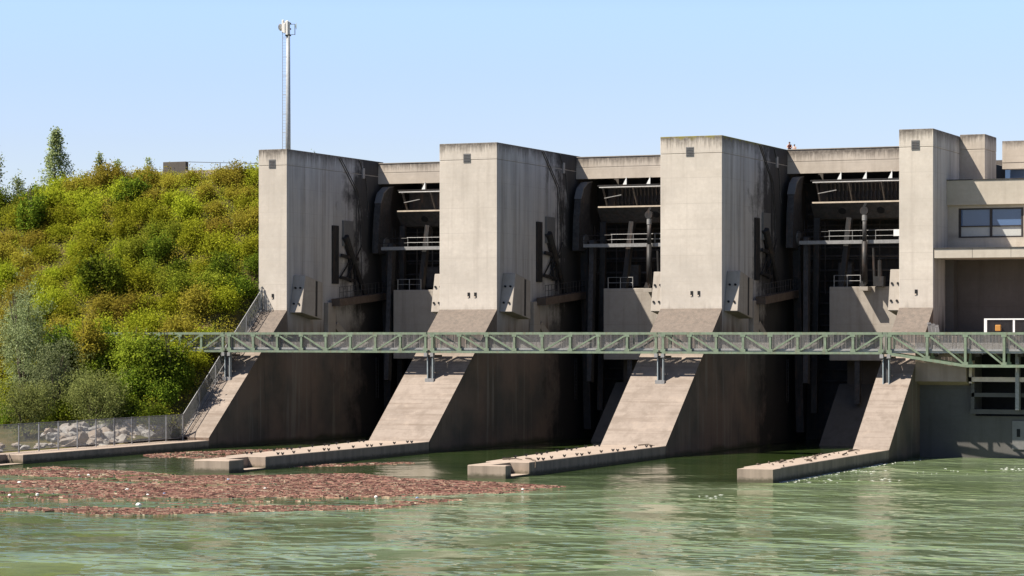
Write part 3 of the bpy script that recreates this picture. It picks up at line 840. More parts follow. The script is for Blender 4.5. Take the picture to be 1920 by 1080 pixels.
MB().box(x4+.002, -55.2, 234.6, 236.0, 9.5, 17.82).build('undercroft_pilaster', M['low_wall'], ph)
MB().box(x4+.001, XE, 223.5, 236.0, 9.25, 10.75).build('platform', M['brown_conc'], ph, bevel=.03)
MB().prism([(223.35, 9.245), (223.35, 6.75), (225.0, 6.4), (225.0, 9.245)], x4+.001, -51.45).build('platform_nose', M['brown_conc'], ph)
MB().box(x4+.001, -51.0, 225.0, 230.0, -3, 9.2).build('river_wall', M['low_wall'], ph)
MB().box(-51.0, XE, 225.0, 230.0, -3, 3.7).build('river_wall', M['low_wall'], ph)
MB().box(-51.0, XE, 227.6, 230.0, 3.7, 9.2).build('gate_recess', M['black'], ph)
MB().box(-52.95, -52.2, 224.93, 225.0, .5, 3.2).build('wall_patch', M['block'], ph) if False else None
gfm = MB()
gfm.box(-51.3, -51.05, 223.8, 225.0, 6.6, 8.6); gfm.box(-51.3, XE, 223.8, 224.2, 6.75, 7.15)
gfm.build('gate_frame', M['cream'], ph)
gfm = MB(); gfm.box(-51.2, XE, 224.4, 224.9, 5.4, 5.75); gfm.box(-51.3, XE, 224.4, 224.95, 3.9, 4.3); gfm.box(-51.25, -50.95, 224.4, 224.9, 4.3, 6.6)
gfm.build('gate_frame', M['low_wall'], ph)
for x in (-47.0, -43.0): MB().box(x-.16, x+.16, 223.6, 224.3, 4.3, 9.2).build('gate_post', M['light_metal'], ph)
MB().box(-47.7, -46.6, 224.9, 225.0, .8, 3.3).build('pale_panel', M['vent'], ph)
MB().box(-47.3, -47.0, 224.87, 224.9, 1.9, 2.6).build('slot', M['black'], ph)
MB().tube([(x4+.2, 223.2, 9.62), (XE, 223.2, 9.62)], .17, 10).build('service_pipe', M['pipe'], ph, smooth=True)
for x in np.arange(-54.4, XE, 1.9): MB().box(x, x+.5, 222.9, 223.3, 8.95, 9.25).build('pipe_bracket', M['steel'], ph)
for xx in (-55.2, -53.9): pass

rl = thing('platform_railing', 'white framed mesh railing on the platform under the powerhouse slab', 'railing', (-48, 226.6, 10.75))
r_ = MB()
r_.box(-50.55, -50.30, 226.5, 226.7, 10.75, 12.2); r_.box(-50.55, -40, 226.5, 226.7, 12.2, 12.32)
r_.build('white_frame', M['white'], rl)
for x in (-47.9, -45.2, -42.6): MB().box(x-.09, x+.09, 226.52, 226.68, 10.75, 12.2).build('post', M['white'], rl)
ms = MB()
for x in np.arange(-50.2, -40, .12): ms.box(x, x+.02, 226.58, 226.60, 10.8, 12.2)
for z in np.arange(10.9, 12.2, .16): ms.box(-50.3, -40, 226.60, 226.615, z, z+.02)
ms.build('mesh', M['steel_grey'], rl)
ob = MB().box(-49.5, -49.0, 226.2, 226.45, 11.2, 11.75)
tag(ob.build('rescue_box', M['orange'], bevel=.04), 'small orange box on the white platform railing', 'box')
rk = thing('grating_rack', 'pale metal gratings leaning together beside the slim pier', 'grating', (-55, 226.8, 10.75))
for j, x in enumerate((-55.55, -55.2, -54.85)):
    q = MB()
    for s in range(4): q.bar((x+s*.09, 226.8-j*.1, 10.75), (x-.28+s*.09, 227.1, 12.0-.12*j), .035)
    q.bar((x-.05, 226.8, 11.0), (x+.25, 226.8, 11.0), .05); q.bar((x-.24, 227.0, 11.85-.12*j), (x+.06, 227.0, 11.85-.12*j), .05)
    q.build('grating', M['light_metal'], rk)

# ------------------------------------------------------------------ mast, hilltop wall, people
mx, my = -133.9, 252.0
ms_ = thing('antenna_mast', 'tall pale antenna mast with a climbing ladder and dishes at its top', 'antenna mast', (mx, my, 27.0))
MB().tube([(mx, my, 27.0), (mx, my, 35), (mx, my, 45.2)], [.30, .27, .21], 14).build('pole', M['mast'], ms_, smooth=True)
ld = MB()
for dx in (-.56, -.50): pass
ld.tube([(mx-.62, my-.15, 27.0), (mx-.62, my-.15, 45.2)], .028, 6)
for z in np.arange(27.2, 45.1, .32): ld.bar((mx-.62, my-.15, z), (mx-.2, my-.15, z), .022)
for z in np.arange(29, 45.1, 2.1): ld.bar((mx-.62, my-.15, z), (mx, my-.2, z), .05)
ld.build('ladder', M['light_metal'], ms_)
def dish(c, ax, r, mat, nm):
    c = Vector(c); ax = Vector(ax).normalized()
    d = MB(); n = 16; rings = [(0, -.25), (.5, -.19), (.85, -.07), (1, 0)]
    pts = []; u = ax.cross(Vector((0,0,1))).normalized(); v = ax.cross(u)
    vs = []; fs = []
    for rr, dd in rings:
        for i in range(n):
            a = 2*math.pi*i/n; vs.append(c + (u*math.cos(a)+v*math.sin(a))*r*max(rr,.02) + ax*dd*r*1.2)
    for kq in range(len(rings)-1):
        for i in range(n): fs.append((kq*n+i, kq*n+(i+1)%n, (kq+1)*n+(i+1)%n, (kq+1)*n+i))
    fs.append(tuple(3*n+i for i in range(n)))
    d.add(vs, fs); return d.build(nm, M[mat], ms_, smooth=False)
dish((mx+1.05, my, 45.0), (.85, .45, 0), .43, 'dish_back', 'dish_antenna')
dish((mx-.85, my-.2, 44.9), (-.9, .2, 0), .40, 'antenna', 'dish_antenna')
ab = MB(); ab.bar((mx+.1, my, 45.2), (mx+.85, my, 45.2), .05); ab.bar((mx+.1, my, 44.05), (mx+.85, my, 44.05), .05); ab.bar((mx+.85, my, 44.0), (mx+.85, my, 45.2), .06)
ab.build('dish_bracket', M['steel_grey'], ms_)
for dx, dy, z0, z1, w_ in ((-.5,-.25,44.3,45.7,.28), (-.25,-.35,44.2,45.3,.24), (.05,-.32,44.0,45.6,.30), (.22,-.2,44.1,45.5,.22), (-.38,.2,44.6,45.6,.26)):
    MB().box(mx+dx-w_/2, mx+dx+w_/2, my+dy-.1, my+dy+.1, z0, z1).build('panel_antenna', M['antenna'], ms_, bevel=.05)
hg = MB()
for z in (44.0, 44.7, 45.3): hg.disc((mx, my, z), (0,0,1), .34, .14, 12)
hg.build('mount_ring', M['steel'], ms_)

hw = thing('hilltop_wall', 'dark concrete wall end with a thin pipe handrail above the thicket', 'wall', (-150, 255, 27))
MB().box(-151.6, -148.6, 254.9, 255.5, 25.5, 30.6).build('wall_end', M['dark_conc'], hw, bevel=.03)
MB().box(-148.6, -131, 254.8, 255.6, 25.5, 29.55).build('low_wall', M['brown_conc'], hw)
hb = MB(); hb.bar((-148.6, 255, 30.55), (-138.6, 255, 30.1), .06)
hb.build('handrail', M['steel_grey'], hw)
for f in (0.44, .66, .98): MB().bar((-148.6+10*f, 255, 29.5), (-148.6+10*f, 255, 30.55-.45*f), .09).build('post', M['light_metal'], hw)

def person(name, label, loc, top, trouser, height, lean=0.0, face=0.0):
    """one continuous skinned body with arms resting on the parapet; hair and clothing as children"""
    t = thing(name, label, 'person', loc)
    s = height/1.75
    sk = {'pelvis':((0,0,.95),.15),'waist':((0,.01,1.12),.135),'chest':((0,lean*.3,1.32),.155),'neck':((0,lean*.55,1.50),.058),'head':((0,lean*.7,1.60),.085),'crown':((0,lean*.75,1.70),.075)}
    E = [('pelvis','waist'),('waist','chest'),('chest','neck'),('neck','head'),('head','crown')]
    for sd, q in ((-1,'l'),(1,'r')):
        sk['sh'+q] = ((sd*.19, lean*.35, 1.41), .06); sk['el'+q] = ((sd*.26, lean*.3-.12, 1.16), .045); sk['wr'+q] = ((sd*.16, lean*.3-.36, 1.12), .032)
        sk['ha'+q] = ((sd*.13, lean*.3-.44, 1.11), .035)
        E += [('chest','sh'+q),('sh'+q,'el'+q),('el'+q,'wr'+q),('wr'+q,'ha'+q)]
        for fi, (dx, L_) in enumerate(((-.030,.075),(-.010,.085),(.010,.08),(.030,.065))):
            sk['f%s%d'%(q,fi)] = ((sd*.13+dx, lean*.3-.44-L_, 1.10-.02), .009); E.append(('ha'+q,'f%s%d'%(q,fi)))
        sk['t'+q] = ((sd*.08, lean*.3-.45, 1.12), .010); E.append(('ha'+q,'t'+q))
        sk['hip'+q] = ((sd*.10, 0, .88), .095); sk['kn'+q] = ((sd*.11, -.02, .50), .062); sk['an'+q] = ((sd*.11, .02, .09), .042); sk['to'+q] = ((sd*.12, -.16, .04), .035)
        E += [('pelvis','hip'+q),('hip'+q,'kn'+q),('kn'+q,'an'+q),('an'+q,'to'+q)]
    ks = list(sk)
    me = bpy.data.meshes.new('body'); me.from_pydata([tuple(c*s for c in sk[q][0]) for q in ks], [(ks.index(a), ks.index(b)) for a, b in E], [])
    o = bpy.data.objects.new('body', me); COL.objects.link(o); o.parent = t
    md = o.modifiers.new('skin', 'SKIN'); md.use_smooth_shade = True
    for i, q in enumerate(ks):
        me.skin_vertices[0].data[i].radius = (sk[q][1]*s,)*2
        me.skin_vertices[0].data[i].use_root = (q == 'pelvis')
    o.modifiers.new('sub', 'SUBSURF').levels = 1; me.materials.append(M['skin'])
    hd = Vector(sk['head'][0])*s
    def blob(nm, c, r, mat):
        bm = bmesh.new(); bmesh.ops.create_uvsphere(bm, u_segments=12, v_segments=8, radius=1)
        for v in bm.verts: v.co = Vector(c) + Vector((v.co.x*r[0], v.co.y*r[1], v.co.z*r[2]))
        mm = bpy.data.meshes.new(nm); bm.to_mesh(mm); bm.free(); mm.materials.append(M[mat])
        q = bpy.data.objects.new(nm, mm); COL.objects.link(q); q.parent = t; return q
    blob('hair', (hd.x, hd.y+.025, hd.z+.075*s), (.098*s, .11*s, .085*s), 'hair')
    blob('nose', (hd.x, hd.y-.10*s, hd.z+.01), (.014, .022, .025), 'skin')
    for sx in (-.034, .034): blob('eye', (hd.x+sx, hd.y-.085*s, hd.z+.03), (.011, .010, .009), 'hair')
    blob('mouth', (hd.x, hd.y-.088*s, hd.z-.035), (.025, .010, .007), 'cloth_red')
    for sx in (-.092, .092): blob('ear', (hd.x+sx*s, hd.y+.01, hd.z+.015), (.014, .025, .035), 'skin')
    cl = MB(); zs = [.84,.95,1.12,1.32,1.44,1.48]; rx = [.185,.19,.175,.205,.17,.09]; ry = [.165,.17,.155,.175,.13,.085]
    n = 14; vs = []; fs = []
    for z, a, b2 in zip(zs, rx, ry):
        yy = lean*.3*max(0, (z-1.0)/.4)
        for i in range(n):
            an = 2*math.pi*i/n; vs.append(Vector((math.cos(an)*a*s, math.sin(an)*b2*s+yy, z*s))+Vector(loc))
    for kq in range(len(zs)-1):
        for i in range(n): fs.append((kq*n+i, kq*n+(i+1)%n, (kq+1)*n+(i+1)%n, (kq+1)*n+i))
    cl.add(vs, fs).build('shirt', M[top], t, smooth=True)
    tr = MB()
    for sd in (-1, 1): tr.tube([Vector((sd*.10*s,0,.92*s))+Vector(loc), Vector((sd*.11*s,-.02,.50*s))+Vector(loc), Vector((sd*.11*s,.02,.10*s))+Vector(loc)], [.115*s,.082*s,.07*s], 10)
    tr.build('trousers', M[trouser], t, smooth=True)
    t.rotation_euler = (0, 0, face)
    return t
person('person', 'standing person in a dark red top leaning over the concrete parapet', (-76.45, 252.75, 28.85), 'cloth_red', 'cloth_blue', 1.72, -.2, R(12))
person('person', 'smaller dark haired person in a pale top behind the parapet', (-75.75, 252.35, 28.85), 'cloth_pale', 'cloth_blue', 1.42, -.25, R(-15))

# ------------------------------------------------------------------ foliage
def leaf_mesh(name, centers, radii, per, size, droop=0.0, aspect=1.6, seed=0):
    """leaf quads grouped in small sprays round each centre"""
    g = np.random.default_rng(seed)
    n = len(centers)*per
    c = np.repeat(centers, per, axis=0) + g.normal(size=(n, 3))*np.repeat(radii, per)[:, None]
    d = g.normal(size=(n, 3)); d[:, 2] -= droop*1.4
    d /= np.linalg.norm(d, axis=1)[:, None]
    # leaf blades tend to face up and out to the light
    r = g.normal(size=(n, 3)) + np.array([-.25, -.55, 1.15])*(1.0-.5*droop)
    r /= np.linalg.norm(r, axis=1)[:, None]
    d = d - r*np.sum(d*r, axis=1)[:, None]; d /= np.linalg.norm(d, axis=1)[:, None]
    u = np.cross(d, r)
    L = size*g.uniform(.6, 1.25, n)[:, None]; Wd = L/aspect
    v = np.empty((n, 4, 3))
    v[:, 0] = c - d*L*.5; v[:, 1] = c + u*Wd*.5; v[:, 2] = c + d*L*.5; v[:, 3] = c - u*Wd*.5
    me = bpy.data.meshes.new(name)
    me.vertices.add(n*4); me.vertices.foreach_set('co', v.reshape(-1))
    me.loops.add(n*4); me.loops.foreach_set('vertex_index', np.arange(n*4, dtype=np.int32))
    me.polygons.add(n); me.polygons.foreach_set('loop_start', np.arange(0, n*4, 4, dtype=np.int32))
    me.polygons.foreach_set('loop_total', np.full(n, 4, dtype=np.int32))
    me.update(); me.validate()
    return me

def dome_points(n, rx, ry, rz, g, lobes=5, fill=.25):
    """points spread over several overlapping lobes"""
    out = []
    lob = [(0, 0, rz*.55, .62)] + [(g.uniform(-.55,.55)*rx, g.uniform(-.55,.55)*ry, g.uniform(.35,.85)*rz, g.uniform(.32,.5)) for _ in range(lobes)]
    while len(out) < n:
        lx, ly, lz, s = lob[g.integers(len(lob))]
        d = g.normal(size=3); d /= np.linalg.norm(d)
        q = g.uniform(fill, 1)**.5
        p = np.array([lx+d[0]*rx*s*q, ly+d[1]*ry*s*q, lz+d[2]*rz*s*q])
        if g.uniform() < .12:      # shoots that break the outline
            p = p*np.array([g.uniform(.9, 1.25), g.uniform(.9, 1.25), g.uniform(1.05, 1.45)])
        if p[2] > .1: out.append(p)
    return np.array(out)

def stems(n, h, spread, r, g, base):
    mb = MB()
    for i in range(n):
        a = g.uniform(0, 6.28); q = g.uniform(.2, 1)*spread; hh = h*g.uniform(.6, 1)
        p0 = Vector(base); p2 = p0+Vector((math.cos(a)*q, math.sin(a)*q, hh)); p1 = (p0+p2)/2+Vector((math.cos(a)*-.1, math.sin(a)*-.1, .1*hh))
        mb.tube([p0-Vector((0,0,.3)), p1, p2], [r, r*.7, r*.25], 6)
    return mb

def plant_proto(name, part, trunk_name, label, cat, mat, pts, rad, per, size, droop=0, aspect=1.6, seed=0, stem=(5, 1.6, 1.0, .06), group=None):
    t = thing(name, label, cat, (0, 0, 0), group)
    me = leaf_mesh(part, pts, rad, per, size, droop, aspect, seed)
    me.materials.append(M[mat])
    o = bpy.data.objects.new(part, me); COL.objects.link(o); o.parent = t
    o.material_slots[0].link = 'OBJECT'; o.material_slots[0].material = M[mat]
    stems(*stem, np.random.default_rng(seed+99), (0,0,0)).build(trunk_name, M['bark'], t)
    return t
def recolor(t, mat):
    for c in t.children:
        if c.name.split('.')[0] in ('foliage', 'crown'): c.material_slots[0].material = M[mat]

SH_LABEL = {'leaf_yellow': ('yellow green shrub in the dense thicket covering the hillside', 'yellow green hillside shrubs'),
            'leaf_olive': ('olive green shrub in the dense thicket covering the hillside', 'olive hillside shrubs'),
            'leaf_brown': ('rust brown shrub in the dense thicket covering the hillside', 'rust brown hillside shrubs'),
            'leaf_dark': ('dark green shrub in the dense thicket covering the hillside', 'dark green hillside shrubs')}
protos = []
for s in range(6):
    g = np.random.default_rng(40+s)
    rx = g.uniform(1.6, 2.2); ry = g.uniform(1.6, 2.1); rz = g.uniform(1.5, 2.1)
    pts = dome_points(150, rx, ry, rz, g, lobes=6)
    protos.append(dict(pts=pts, seed=s, rz=rz))
proto_obj = {}
used = set()
def put_shrub(x, y, z, sc, mat, idx, rz):
    lab, grp = SH_LABEL[mat]
    if idx not in proto_obj:
        P = protos[idx]
        t = plant_proto('shrub', 'foliage', 'stem', lab, 'shrub', mat, P['pts'], np.full(150, .30), 24, .20, .15, 1.5, idx, (5, P['rz']*1.3, 1.1, .05), grp)
        proto_obj[idx] = t
        t.location = (x, y, z); t.rotation_euler = (0, 0, rz); t.scale = sc
    else:
        t = copy_tree(proto_obj[idx], (x, y, z), lab, grp, rz, sc)
    recolor(t, mat)
    return t
count = 0
cand = []
y = 212.5
while y < 254:
    x = -127.4 + random.uniform(-.6, .4)
    while x > -186:
        cand.append((x+random.uniform(-.8,.8), y+random.uniform(-.8,.8))); x -= 2.95
    y += 2.75
for x, y in cand:
    if y > 247.5 and x > -150: continue
    if x > -127.2 and y < 229.5 : x = -127.5
    if x < -168 and y < 232: continue
    if count >= 296: break
    v = mnoise.noise((x*.10, y*.10, 1.7)); v2 = mnoise.noise((x*.3, y*.3, 7.7))
    low = (232-y)/20.0
    q = v + .35*v2
    if y < 226: mat = 'leaf_dark' if q > .02 else ('leaf_yellow' if q > -.25 else 'leaf_brown')
    elif q < -.16: mat = 'leaf_brown'
    elif q < .14: mat = 'leaf_yellow'
    elif q < .30: mat = 'leaf_olive'
    else: mat = 'leaf_dark'
    s = random.uniform(.85, 1.2)
    if y > 240 and x > -150: s *= .85
    put_shrub(x, y, terrain(x, y)-.25, (s, s, s*random.uniform(.8, 1.15)), mat, random.randrange(6), random.uniform(0, 6.28))
    count += 1

# ground cover between the shrubs
gx = rng.uniform(-190, -125.9, 42000); gy = rng.uniform(210.5, 256, 42000)
gz = np.array([terrain(a, b) for a, b in zip(gx, gy)]) + rng.uniform(.15, 1.25, 42000)*(1.0+1.3*np.array([max(0, mnoise.noise((a*.35, b*.35, 5.5))) for a, b in zip(gx, gy)]))
me = leaf_mesh('undergrowth', np.stack([gx, gy, gz], 1), np.full(42000, .22), 5, .18, .1, 1.5, 5)
me.materials.append(M['leaf_patchy'])
ug = bpy.data.objects.new('undergrowth', me); COL.objects.link(ug)
tag(ug, 'low leafy undergrowth between the hillside shrubs', 'undergrowth', None, 'stuff')

# single trees and bushes that stand out
def special(name, label, cat, loc, rx, ry, rz, n, per, size, mat, droop=.1, aspect=1.6, seed=1, lobes=7, stem=None, rad=.25, zoff=0.0, cone=False):
    g = np.random.default_rng(seed)
    if cone:
        pts = []
        while len(pts) < n:
            f = g.uniform(0, 1)**.9; a = g.uniform(0, 6.28); r = (1-f)**.75*(.55+.45*g.uniform())*(.85+.3*math.sin(a*3+f*9))
            pts.append((math.cos(a)*r*rx, math.sin(a)*r*ry, zoff+f*rz))
        pts = np.array(pts)
    else:
        pts = dome_points(n, rx, ry, rz, g, lobes); pts[:, 2] += zoff
    t = plant_proto(name, 'crown', 'trunk', label, cat, mat, pts, np.full(n, rad), per, size, droop, aspect, seed, stem or (6, rz*1.4, rx*.7, .10))
    t.location = loc
    return t
def on(x, y, dz=-.2): return (x, y, terrain(x, y)+dz)
special('willow_tree', 'tall grey green willow with silvery leaves at the left edge above the fence', 'tree', on(-143.3, 214), 3.6, 3.0, 9.6, 620, 26, .27, 'leaf_willow', .9, 3.6, 11, 10, (7, 12, 2.2, .15), .3, 1.2)
special('willow_tree', 'lower silvery willow standing right of the tall one', 'tree', on(-138.0, 212.0), 2.9, 2.4, 6.4, 400, 26, .26, 'leaf_willow', .9, 3.6, 12, 8, (6, 8, 1.8, .11), .3, .8)
special('willow_bush', 'wide fine leaved green willow bush right behind the bank fence', 'bush', on(-132.4, 209.3), 4.0, 2.6, 4.9, 560, 26, .24, 'leaf_mid', .5, 3.2, 13, 10, (8, 5, 2.6, .08), .3, .3)
special('willow_bush', 'fine leaved green bush at the left edge behind the fence', 'bush', on(-137.5, 206.0), 3.4, 2.6, 4.4, 420, 26, .24, 'leaf_mid', .5, 3.2, 14, 9, (8, 4, 2.2, .08), .3, .3)
special('poplar_tree', 'slender pale green poplar standing above the hill crest', 'tree', (-170.6, 262, 25.0), 3.0, 3.0, 10.0, 420, 16, .26, 'leaf_poplar', .2, 1.4, 15, 0, (4, 7.5, .6, .13), .26, .3, True)
special('young_tree', 'small pale pointed tree rising from the hill crest right of the poplar', 'tree', (-163.2, 260, 26.4), 1.3, 1.3, 5.4, 120, 14, .24, 'leaf_poplar', .2, 1.4, 16, 0, (3, 4.2, .4, .07), .2, .3, True)
special('young_tree', 'thin reddish sapling on the crest in the middle of the hill', 'tree', (-158.4, 256, 26.6), 1.0, 1.0, 4.3, 80, 12, .22, 'leaf_olive', .2, 1.4, 17, 0, (3, 3.6, .4, .06), .2, .3, True)
special('young_tree', 'tiny sapling on the crest just left of the dark wall end', 'tree', (-153.6, 255, 26.8), .8, .8, 3.9, 60, 12, .2, 'leaf_poplar', .2, 1.4, 18, 0, (3, 3.2, .3, .05), .2, .3, True)
special('young_tree', 'small grey bush tree at the far left below the poplar', 'tree', (-176.0, 262, 25.0), 1.5, 1.5, 4.2, 90, 14, .24, 'leaf_willow', .2, 1.6, 19, 4, (3, 3, .6, .07), .22, .3)
special('broadleaf_tree', 'tree whose leafy branch tip enters at the left edge of the sky', 'tree', (-179.9, 262, 23.5), 2.9, 2.9, 5.2, 260, 16, .26, 'leaf_poplar', .1, 1.5, 20, 6, (5, 8, 1.5, .16), .28, 4.0)
special('round_bush', 'large round green bush standing out in the middle of the hillside', 'bush', on(-143.2, 228.2, .3), 3.1, 2.4, 3.4, 330, 20, .27, 'leaf_dark', .1, 1.4, 21, 8, None, .26, .1)
special('round_bush', 'dark green bush high on the hillside below the wall end', 'bush', on(-148.3, 243.0, -.5), 2.9, 2.2, 2.6, 240, 20, .26, 'leaf_dark', .1, 1.4, 22, 8, None, .26, .1)
special('round_bush', 'dark shadowy bush on the left half of the hillside', 'bush', on(-158.4, 238.5, .1), 2.1, 2.0, 4.2, 240, 20, .25, 'leaf_dark', .1, 1.4, 23, 8, None, .26, .1)
special('round_bush', 'dark green bush directly right of the silvery willows', 'bush', on(-141.5, 217.5, .0), 2.6, 2.2, 4.4, 240, 20, .26, 'leaf_dark', .1, 1.4, 24, 8, None, .26, .1)
special('overhanging_bush', 'leafy bush spilling over the fence beside the bridge column', 'bush', on(-127.8, 216.7, -.2), 3.2, 2.4, 4.7, 420, 20, .27, 'leaf_dark', .1, 1.4, 25, 9, None, .28, .1)
special('overhanging_bush', 'yellow green bush covering the lower chord of the buried truss span', 'bush', on(-132.8, 217.3, -.2), 3.2, 2.4, 4.4, 400, 20, .25, 'leaf_olive', .1, 1.4, 26, 9, None, .28, .1)
special('overhanging_bush', 'reddish bush where the buried truss span disappears', 'bush', on(-138.3, 217.6, -.2), 2.6, 2.2, 5.6, 260, 20, .26, 'leaf_brown', .1, 1.4, 27, 9, None, .28, .1)
for j, (x, y, rx, rz, mat, lab) in enumerate(((-172.5, 250, 2.8, 3.2, 'leaf_dark', 'bushy dark tree on the far left skyline'), (-178, 254, 3.2, 4.2, 'leaf_olive', 'olive tree at the extreme left of the skyline'), (-167, 252, 2.4, 2.6, 'leaf_yellow', 'yellow green bush under the poplar'))):
    special('hilltop_bush', lab, 'bush', on(x, y), rx, rx*.9, rz, 220, 18, .27, mat, .1, 1.4, 30+j, 7, None, .28, .1)
# dry brush beside the foot of the stair
tb = MB()
for i in range(260):
    a = random.uniform(0, 6.28); q = random.uniform(.1, 1.0); x = -126.9+math.cos(a)*q*.9; y = 211.5+math.sin(a)*q*1.8
    tb.bar((x, y, .75), (x+random.uniform(-.6,.6), y+random.uniform(-.6,.6), .75+random.uniform(.4,1.5)), .022)
tag(tb.build('dry_brush', M['bark']), 'tangle of dry grey brushwood at the foot of the stairway fence', 'brush')

# ------------------------------------------------------------------ riprap boulders
rock_me = []
for s in range(5):
    bm = bmesh.new(); bmesh.ops.create_icosphere(bm, subdivisions=2, radius=1)
    for v in bm.verts:
        d = v.co.normalized(); n1 = mnoise.noise(d*1.3+Vector((s*7.1,0,0))); n2 = mnoise.noise(d*3.1+Vector((0,s*3.3,0)))
        v.co = d*(1+.55*n1+.18*n2); v.co.z *= .72
    me = bpy.data.meshes.new('boulder'); bm.to_mesh(me); bm.free(); me.materials.append(M['rock']); rock_me.append(me)
for i in range(175):
    f = random.random()
    y = 197 + 15.5*random.random()**.9; x = -126.3 - random.random()*4.6
    d = -126.2-x
    z = .75 + max(0, d-.5)*.33 + random.uniform(-.15, .25) + max(0, y-208)*.18
    o = bpy.data.objects.new('boulder', rock_me[i % 5]); COL.objects.link(o)
    s = random.choice([.22, .32, .4, .5, .55, .8]) * random.uniform(.8, 1.2)
    o.location = (x, y, z); o.scale = (s*random.uniform(.8,1.4), s*random.uniform(.8,1.3), s); o.rotation_euler = (random.uniform(-.5,.5), random.uniform(-.5,.5), random.uniform(0,6.28))
    tag(o, 'pale angular boulder in the riprap heap behind the bank fence', 'boulder', 'riprap boulders behind the fence')
for i in range(40):
    o = bpy.data.objects.new('boulder', rock_me[i % 5]); COL.objects.link(o)
    s = random.uniform(.2, .5); o.location = (-126.4-random.random()*4, random.uniform(172, 198), .8+random.uniform(0, .3)); o.scale = (s*1.2, s, s*.8); o.rotation_euler = (0, 0, random.uniform(0, 6.28))
    tag(o, 'pale angular boulder in the riprap heap behind the bank fence', 'boulder', 'riprap boulders behind the fence')

# ------------------------------------------------------------------ floating debris
def in_poly(x, y, P):
    c = False; j = len(P)-1
    for i in range(len(P)):
        if (P[i][1] > y) != (P[j][1] > y) and x < (P[j][0]-P[i][0])*(y-P[i][1])/(P[j][1]-P[i][1])+P[i][0]: c = not c
        j = i
    return c
# rafts in plan (metres): the big one drifts in front of the training walls
RAFT = [(-119,172),(-117.6,180.5),(-113,178),(-108,176.5),(-101,173),(-95,176),(-90.2,181),(-84,176),(-75,174),(-68.5,171.2),(-69.3,162),(-69.2,153),(-70.6,144.5),(-76,139.5),(-80.5,135),(-83.5,133.5),(-88,128.5),(-100,126),(-112,150)]
SM = [([(-121.6,201),(-121.6,206),(-111,228),(-110,222),(-106,207),(-104.5,196),(-107,192),(-113,190)], .75), ([(-103,187.5),(-97.5,194),(-93.5,199),(-92,196),(-96,189.5),(-100,186)], .22), ([(-119.6,191),(-118,196),(-115.5,197),(-116.5,191.5)], .3)]
def sticks(count, poly, dens, th):
    xs_ = [p[0] for p in poly]; ys_ = [p[1] for p in poly]
    vs = []; fs = []; k_ = 0; tries = 0
    while k_ < count and tries < count*60:
        tries += 1
        x = random.uniform(min(xs_), max(xs_)); y = random.uniform(min(ys_), max(ys_))
        if not in_poly(x, y, poly): continue
        # streaks lie roughly across the view, with open leads between them
        u = x*.92+y*.39; w = -x*.39+y*.92
        n1 = mnoise.noise((u*.035, w*.16, 2.2)) + .55*mnoise.noise((u*.12, w*.42, 9.1)) + .25*mnoise.noise((u*.5, w*.9, 4.0)) - .22*sstep(-88, -112, x)*(1 if y < 168 else .3)
        if n1 < th + random.uniform(-.28, .22): continue
        L = min(random.expovariate(5.2)+.06, 2.4); wd = random.uniform(.02, .055)+L*.018; hh = random.uniform(.01, .035)
        a = random.gauss(.35, .7); dx, dy = math.cos(a)*L/2, math.sin(a)*L/2; px, py = -math.sin(a)*wd/2, math.cos(a)*wd/2
        o_ = len(vs); z0 = random.uniform(-.01, .03)
        vs += [(x-dx-px,y-dy-py,z0-.03),(x-dx+px,y-dy+py,z0-.03),(x+dx+px,y+dy+py,z0-.03),(x+dx-px,y+dy-py,z0-.03),
               (x-dx,y-dy,z0+hh),(x+dx,y+dy,z0+hh)]
        fs += [(o_,o_+3,o_+5,o_+4),(o_+1,o_+4,o_+5,o_+2),(o_,o_+4,o_+1),(o_+3,o_+2,o_+5)]
        k_ += 1
    return vs, fs
mb = MB(); mb.v, mb.f = sticks(34000, RAFT, 1, .03)
tag(mb.build('floating_debris', M['drift'], recalc=False), 'wide raft of reddish driftwood sticks floating before the training walls', 'driftwood', None, 'stuff')
mb = MB()
for P, th in SM:
    a, b_ = sticks(int(2600*(th if th < .5 else 1)), P, 1, -.05 if th > .5 else .12); mb.add(a, b_)
tag(mb.build('floating_debris', M['drift'], recalc=False), 'small reddish driftwood patches in the still water between the walls', 'driftwood', None, 'stuff')

def trash(loc, size, mat, label, cat='litter'):
    bm = bmesh.new(); bmesh.ops.create_icosphere(bm, subdivisions=2, radius=1)
    sd = random.random()*50
    for v in bm.verts:
        d = v.co.normalized(); v.co = Vector((d.x*size[0], d.y*size[1], d.z*size[2]))*(1+.35*mnoise.noise(d*1.8+Vector((sd, 0, 0))))
    me = bpy.data.meshes.new('foam_lump'); bm.to_mesh(me); bm.free(); me.materials.append(M[mat])
    o = bpy.data.objects.new('foam_lump' if mat == 'foam_white' else 'plastic_bottle', me); COL.objects.link(o)
    o.location = loc; o.rotation_euler = (random.uniform(-.3,.3), random.uniform(-.3,.3), random.uniform(0, 6))
    tag(o, label, cat, 'litter floating in the driftwood')
def wpt(px, py):
    t = 11.0/(py-625.0); u = px-960.0
    c, s = math.cos(R(23)), math.sin(R(23))
    return (t*(u*c-4814*s), t*(u*s+4814*c))
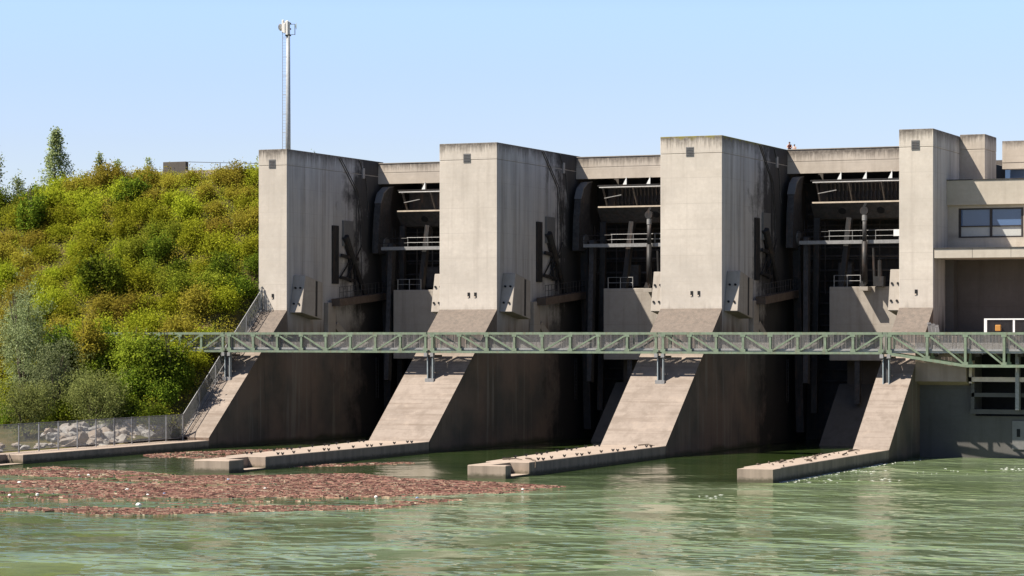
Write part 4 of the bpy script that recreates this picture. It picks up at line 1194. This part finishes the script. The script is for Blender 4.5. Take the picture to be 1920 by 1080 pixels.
for (px, py, s, m_, lab) in ((260, 948, .34, 'foam_white', 'biggest white foam lump at the front edge of the driftwood raft'), (166, 892, .22, 'foam_white', 'white foam lump near the bank wall'),
        (36, 906, .24, 'foam_white', 'white foam lump at the left edge of the raft'), (238, 919, .25, 'foam_white', 'white foam lump behind the biggest one'),
        (277, 929, .2, 'foam_white', 'small pinkish foam ball right of the biggest lump'), (18, 930, .22, 'foam_white', 'foam lump at the extreme left of the raft'),
        (70, 928, .22, 'foam_white', 'cream foam lump among the leftmost sticks'), (497, 917, .2, 'foam_white', 'foam piece before the end block of the leftmost full pier'),
        (705, 933, .26, 'foam_white', 'greyish foam lump in the densest part of the raft'), (980, 919, .22, 'foam_white', 'foam chip near the pointed right tip of the raft'),
        (308, 927, .2, 'plastic_blue', 'pale blue bottle right of the foam ball'), (782, 935, .2, 'plastic_blue', 'pale blue bottle in the right half of the raft'),
        (428, 900, .18, 'plastic_blue', 'blue bottle close to the end block of the leftmost full pier'), (217, 924, .16, 'plastic_green', 'green bottle left of the foam lumps'), (651, 935, .2, 'plastic_green', 'green bottle in the dense part of the raft'),
        (148, 892, .12, 'foam_white', 'tiny foam crumb left of the lump near the bank wall')):
    x, y = wpt(px, py); s *= .58; trash((x, y, .04), (s, s*(.8 if m_ == 'foam_white' else .45), s*.7), m_, lab)

# foam where the water leaves the slim pier
vs = []; fs = []
def flecks(n, f):
    for i in range(n):
        x, y = f(); L = random.uniform(.04, .20); a = random.gauss(.3, .5); w_ = random.uniform(.02, .05)
        dx, dy = math.cos(a)*L, math.sin(a)*L; px, py = -math.sin(a)*w_, math.cos(a)*w_; o_ = len(vs); z = .015
        vs.extend([(x-dx,y-dy,0),(x+px,y+py,z),(x+dx,y+dy,0),(x-px,y-py,z*.3)]); fs.append((o_, o_+3, o_+2, o_+1))
flecks(170, lambda: (lambda y: (-55.9+abs(random.gauss(0, .35)), y))(182+30*random.random()**1.3))
for px, py, n, s in ((1500, 892, 16, .8), (1625, 884, 14, 1.0), (1560, 902, 10, 1.0), (1650, 901, 8, 1.0), (1905, 880, 20, 1.0), (1345, 930, 6, .8), (1775, 885, 10, 1.4), (1700, 866, 8, 1.2)):
    cx, cy = wpt(px, py); flecks(n, lambda: (random.gauss(cx, s*.8), random.gauss(cy, s*1.6)))
mb = MB(); mb.add(vs, fs)
tag(mb.build('foam', M['foam'], recalc=False), 'white foam flecks along the wall of the slim pier', 'foam', None, 'stuff')
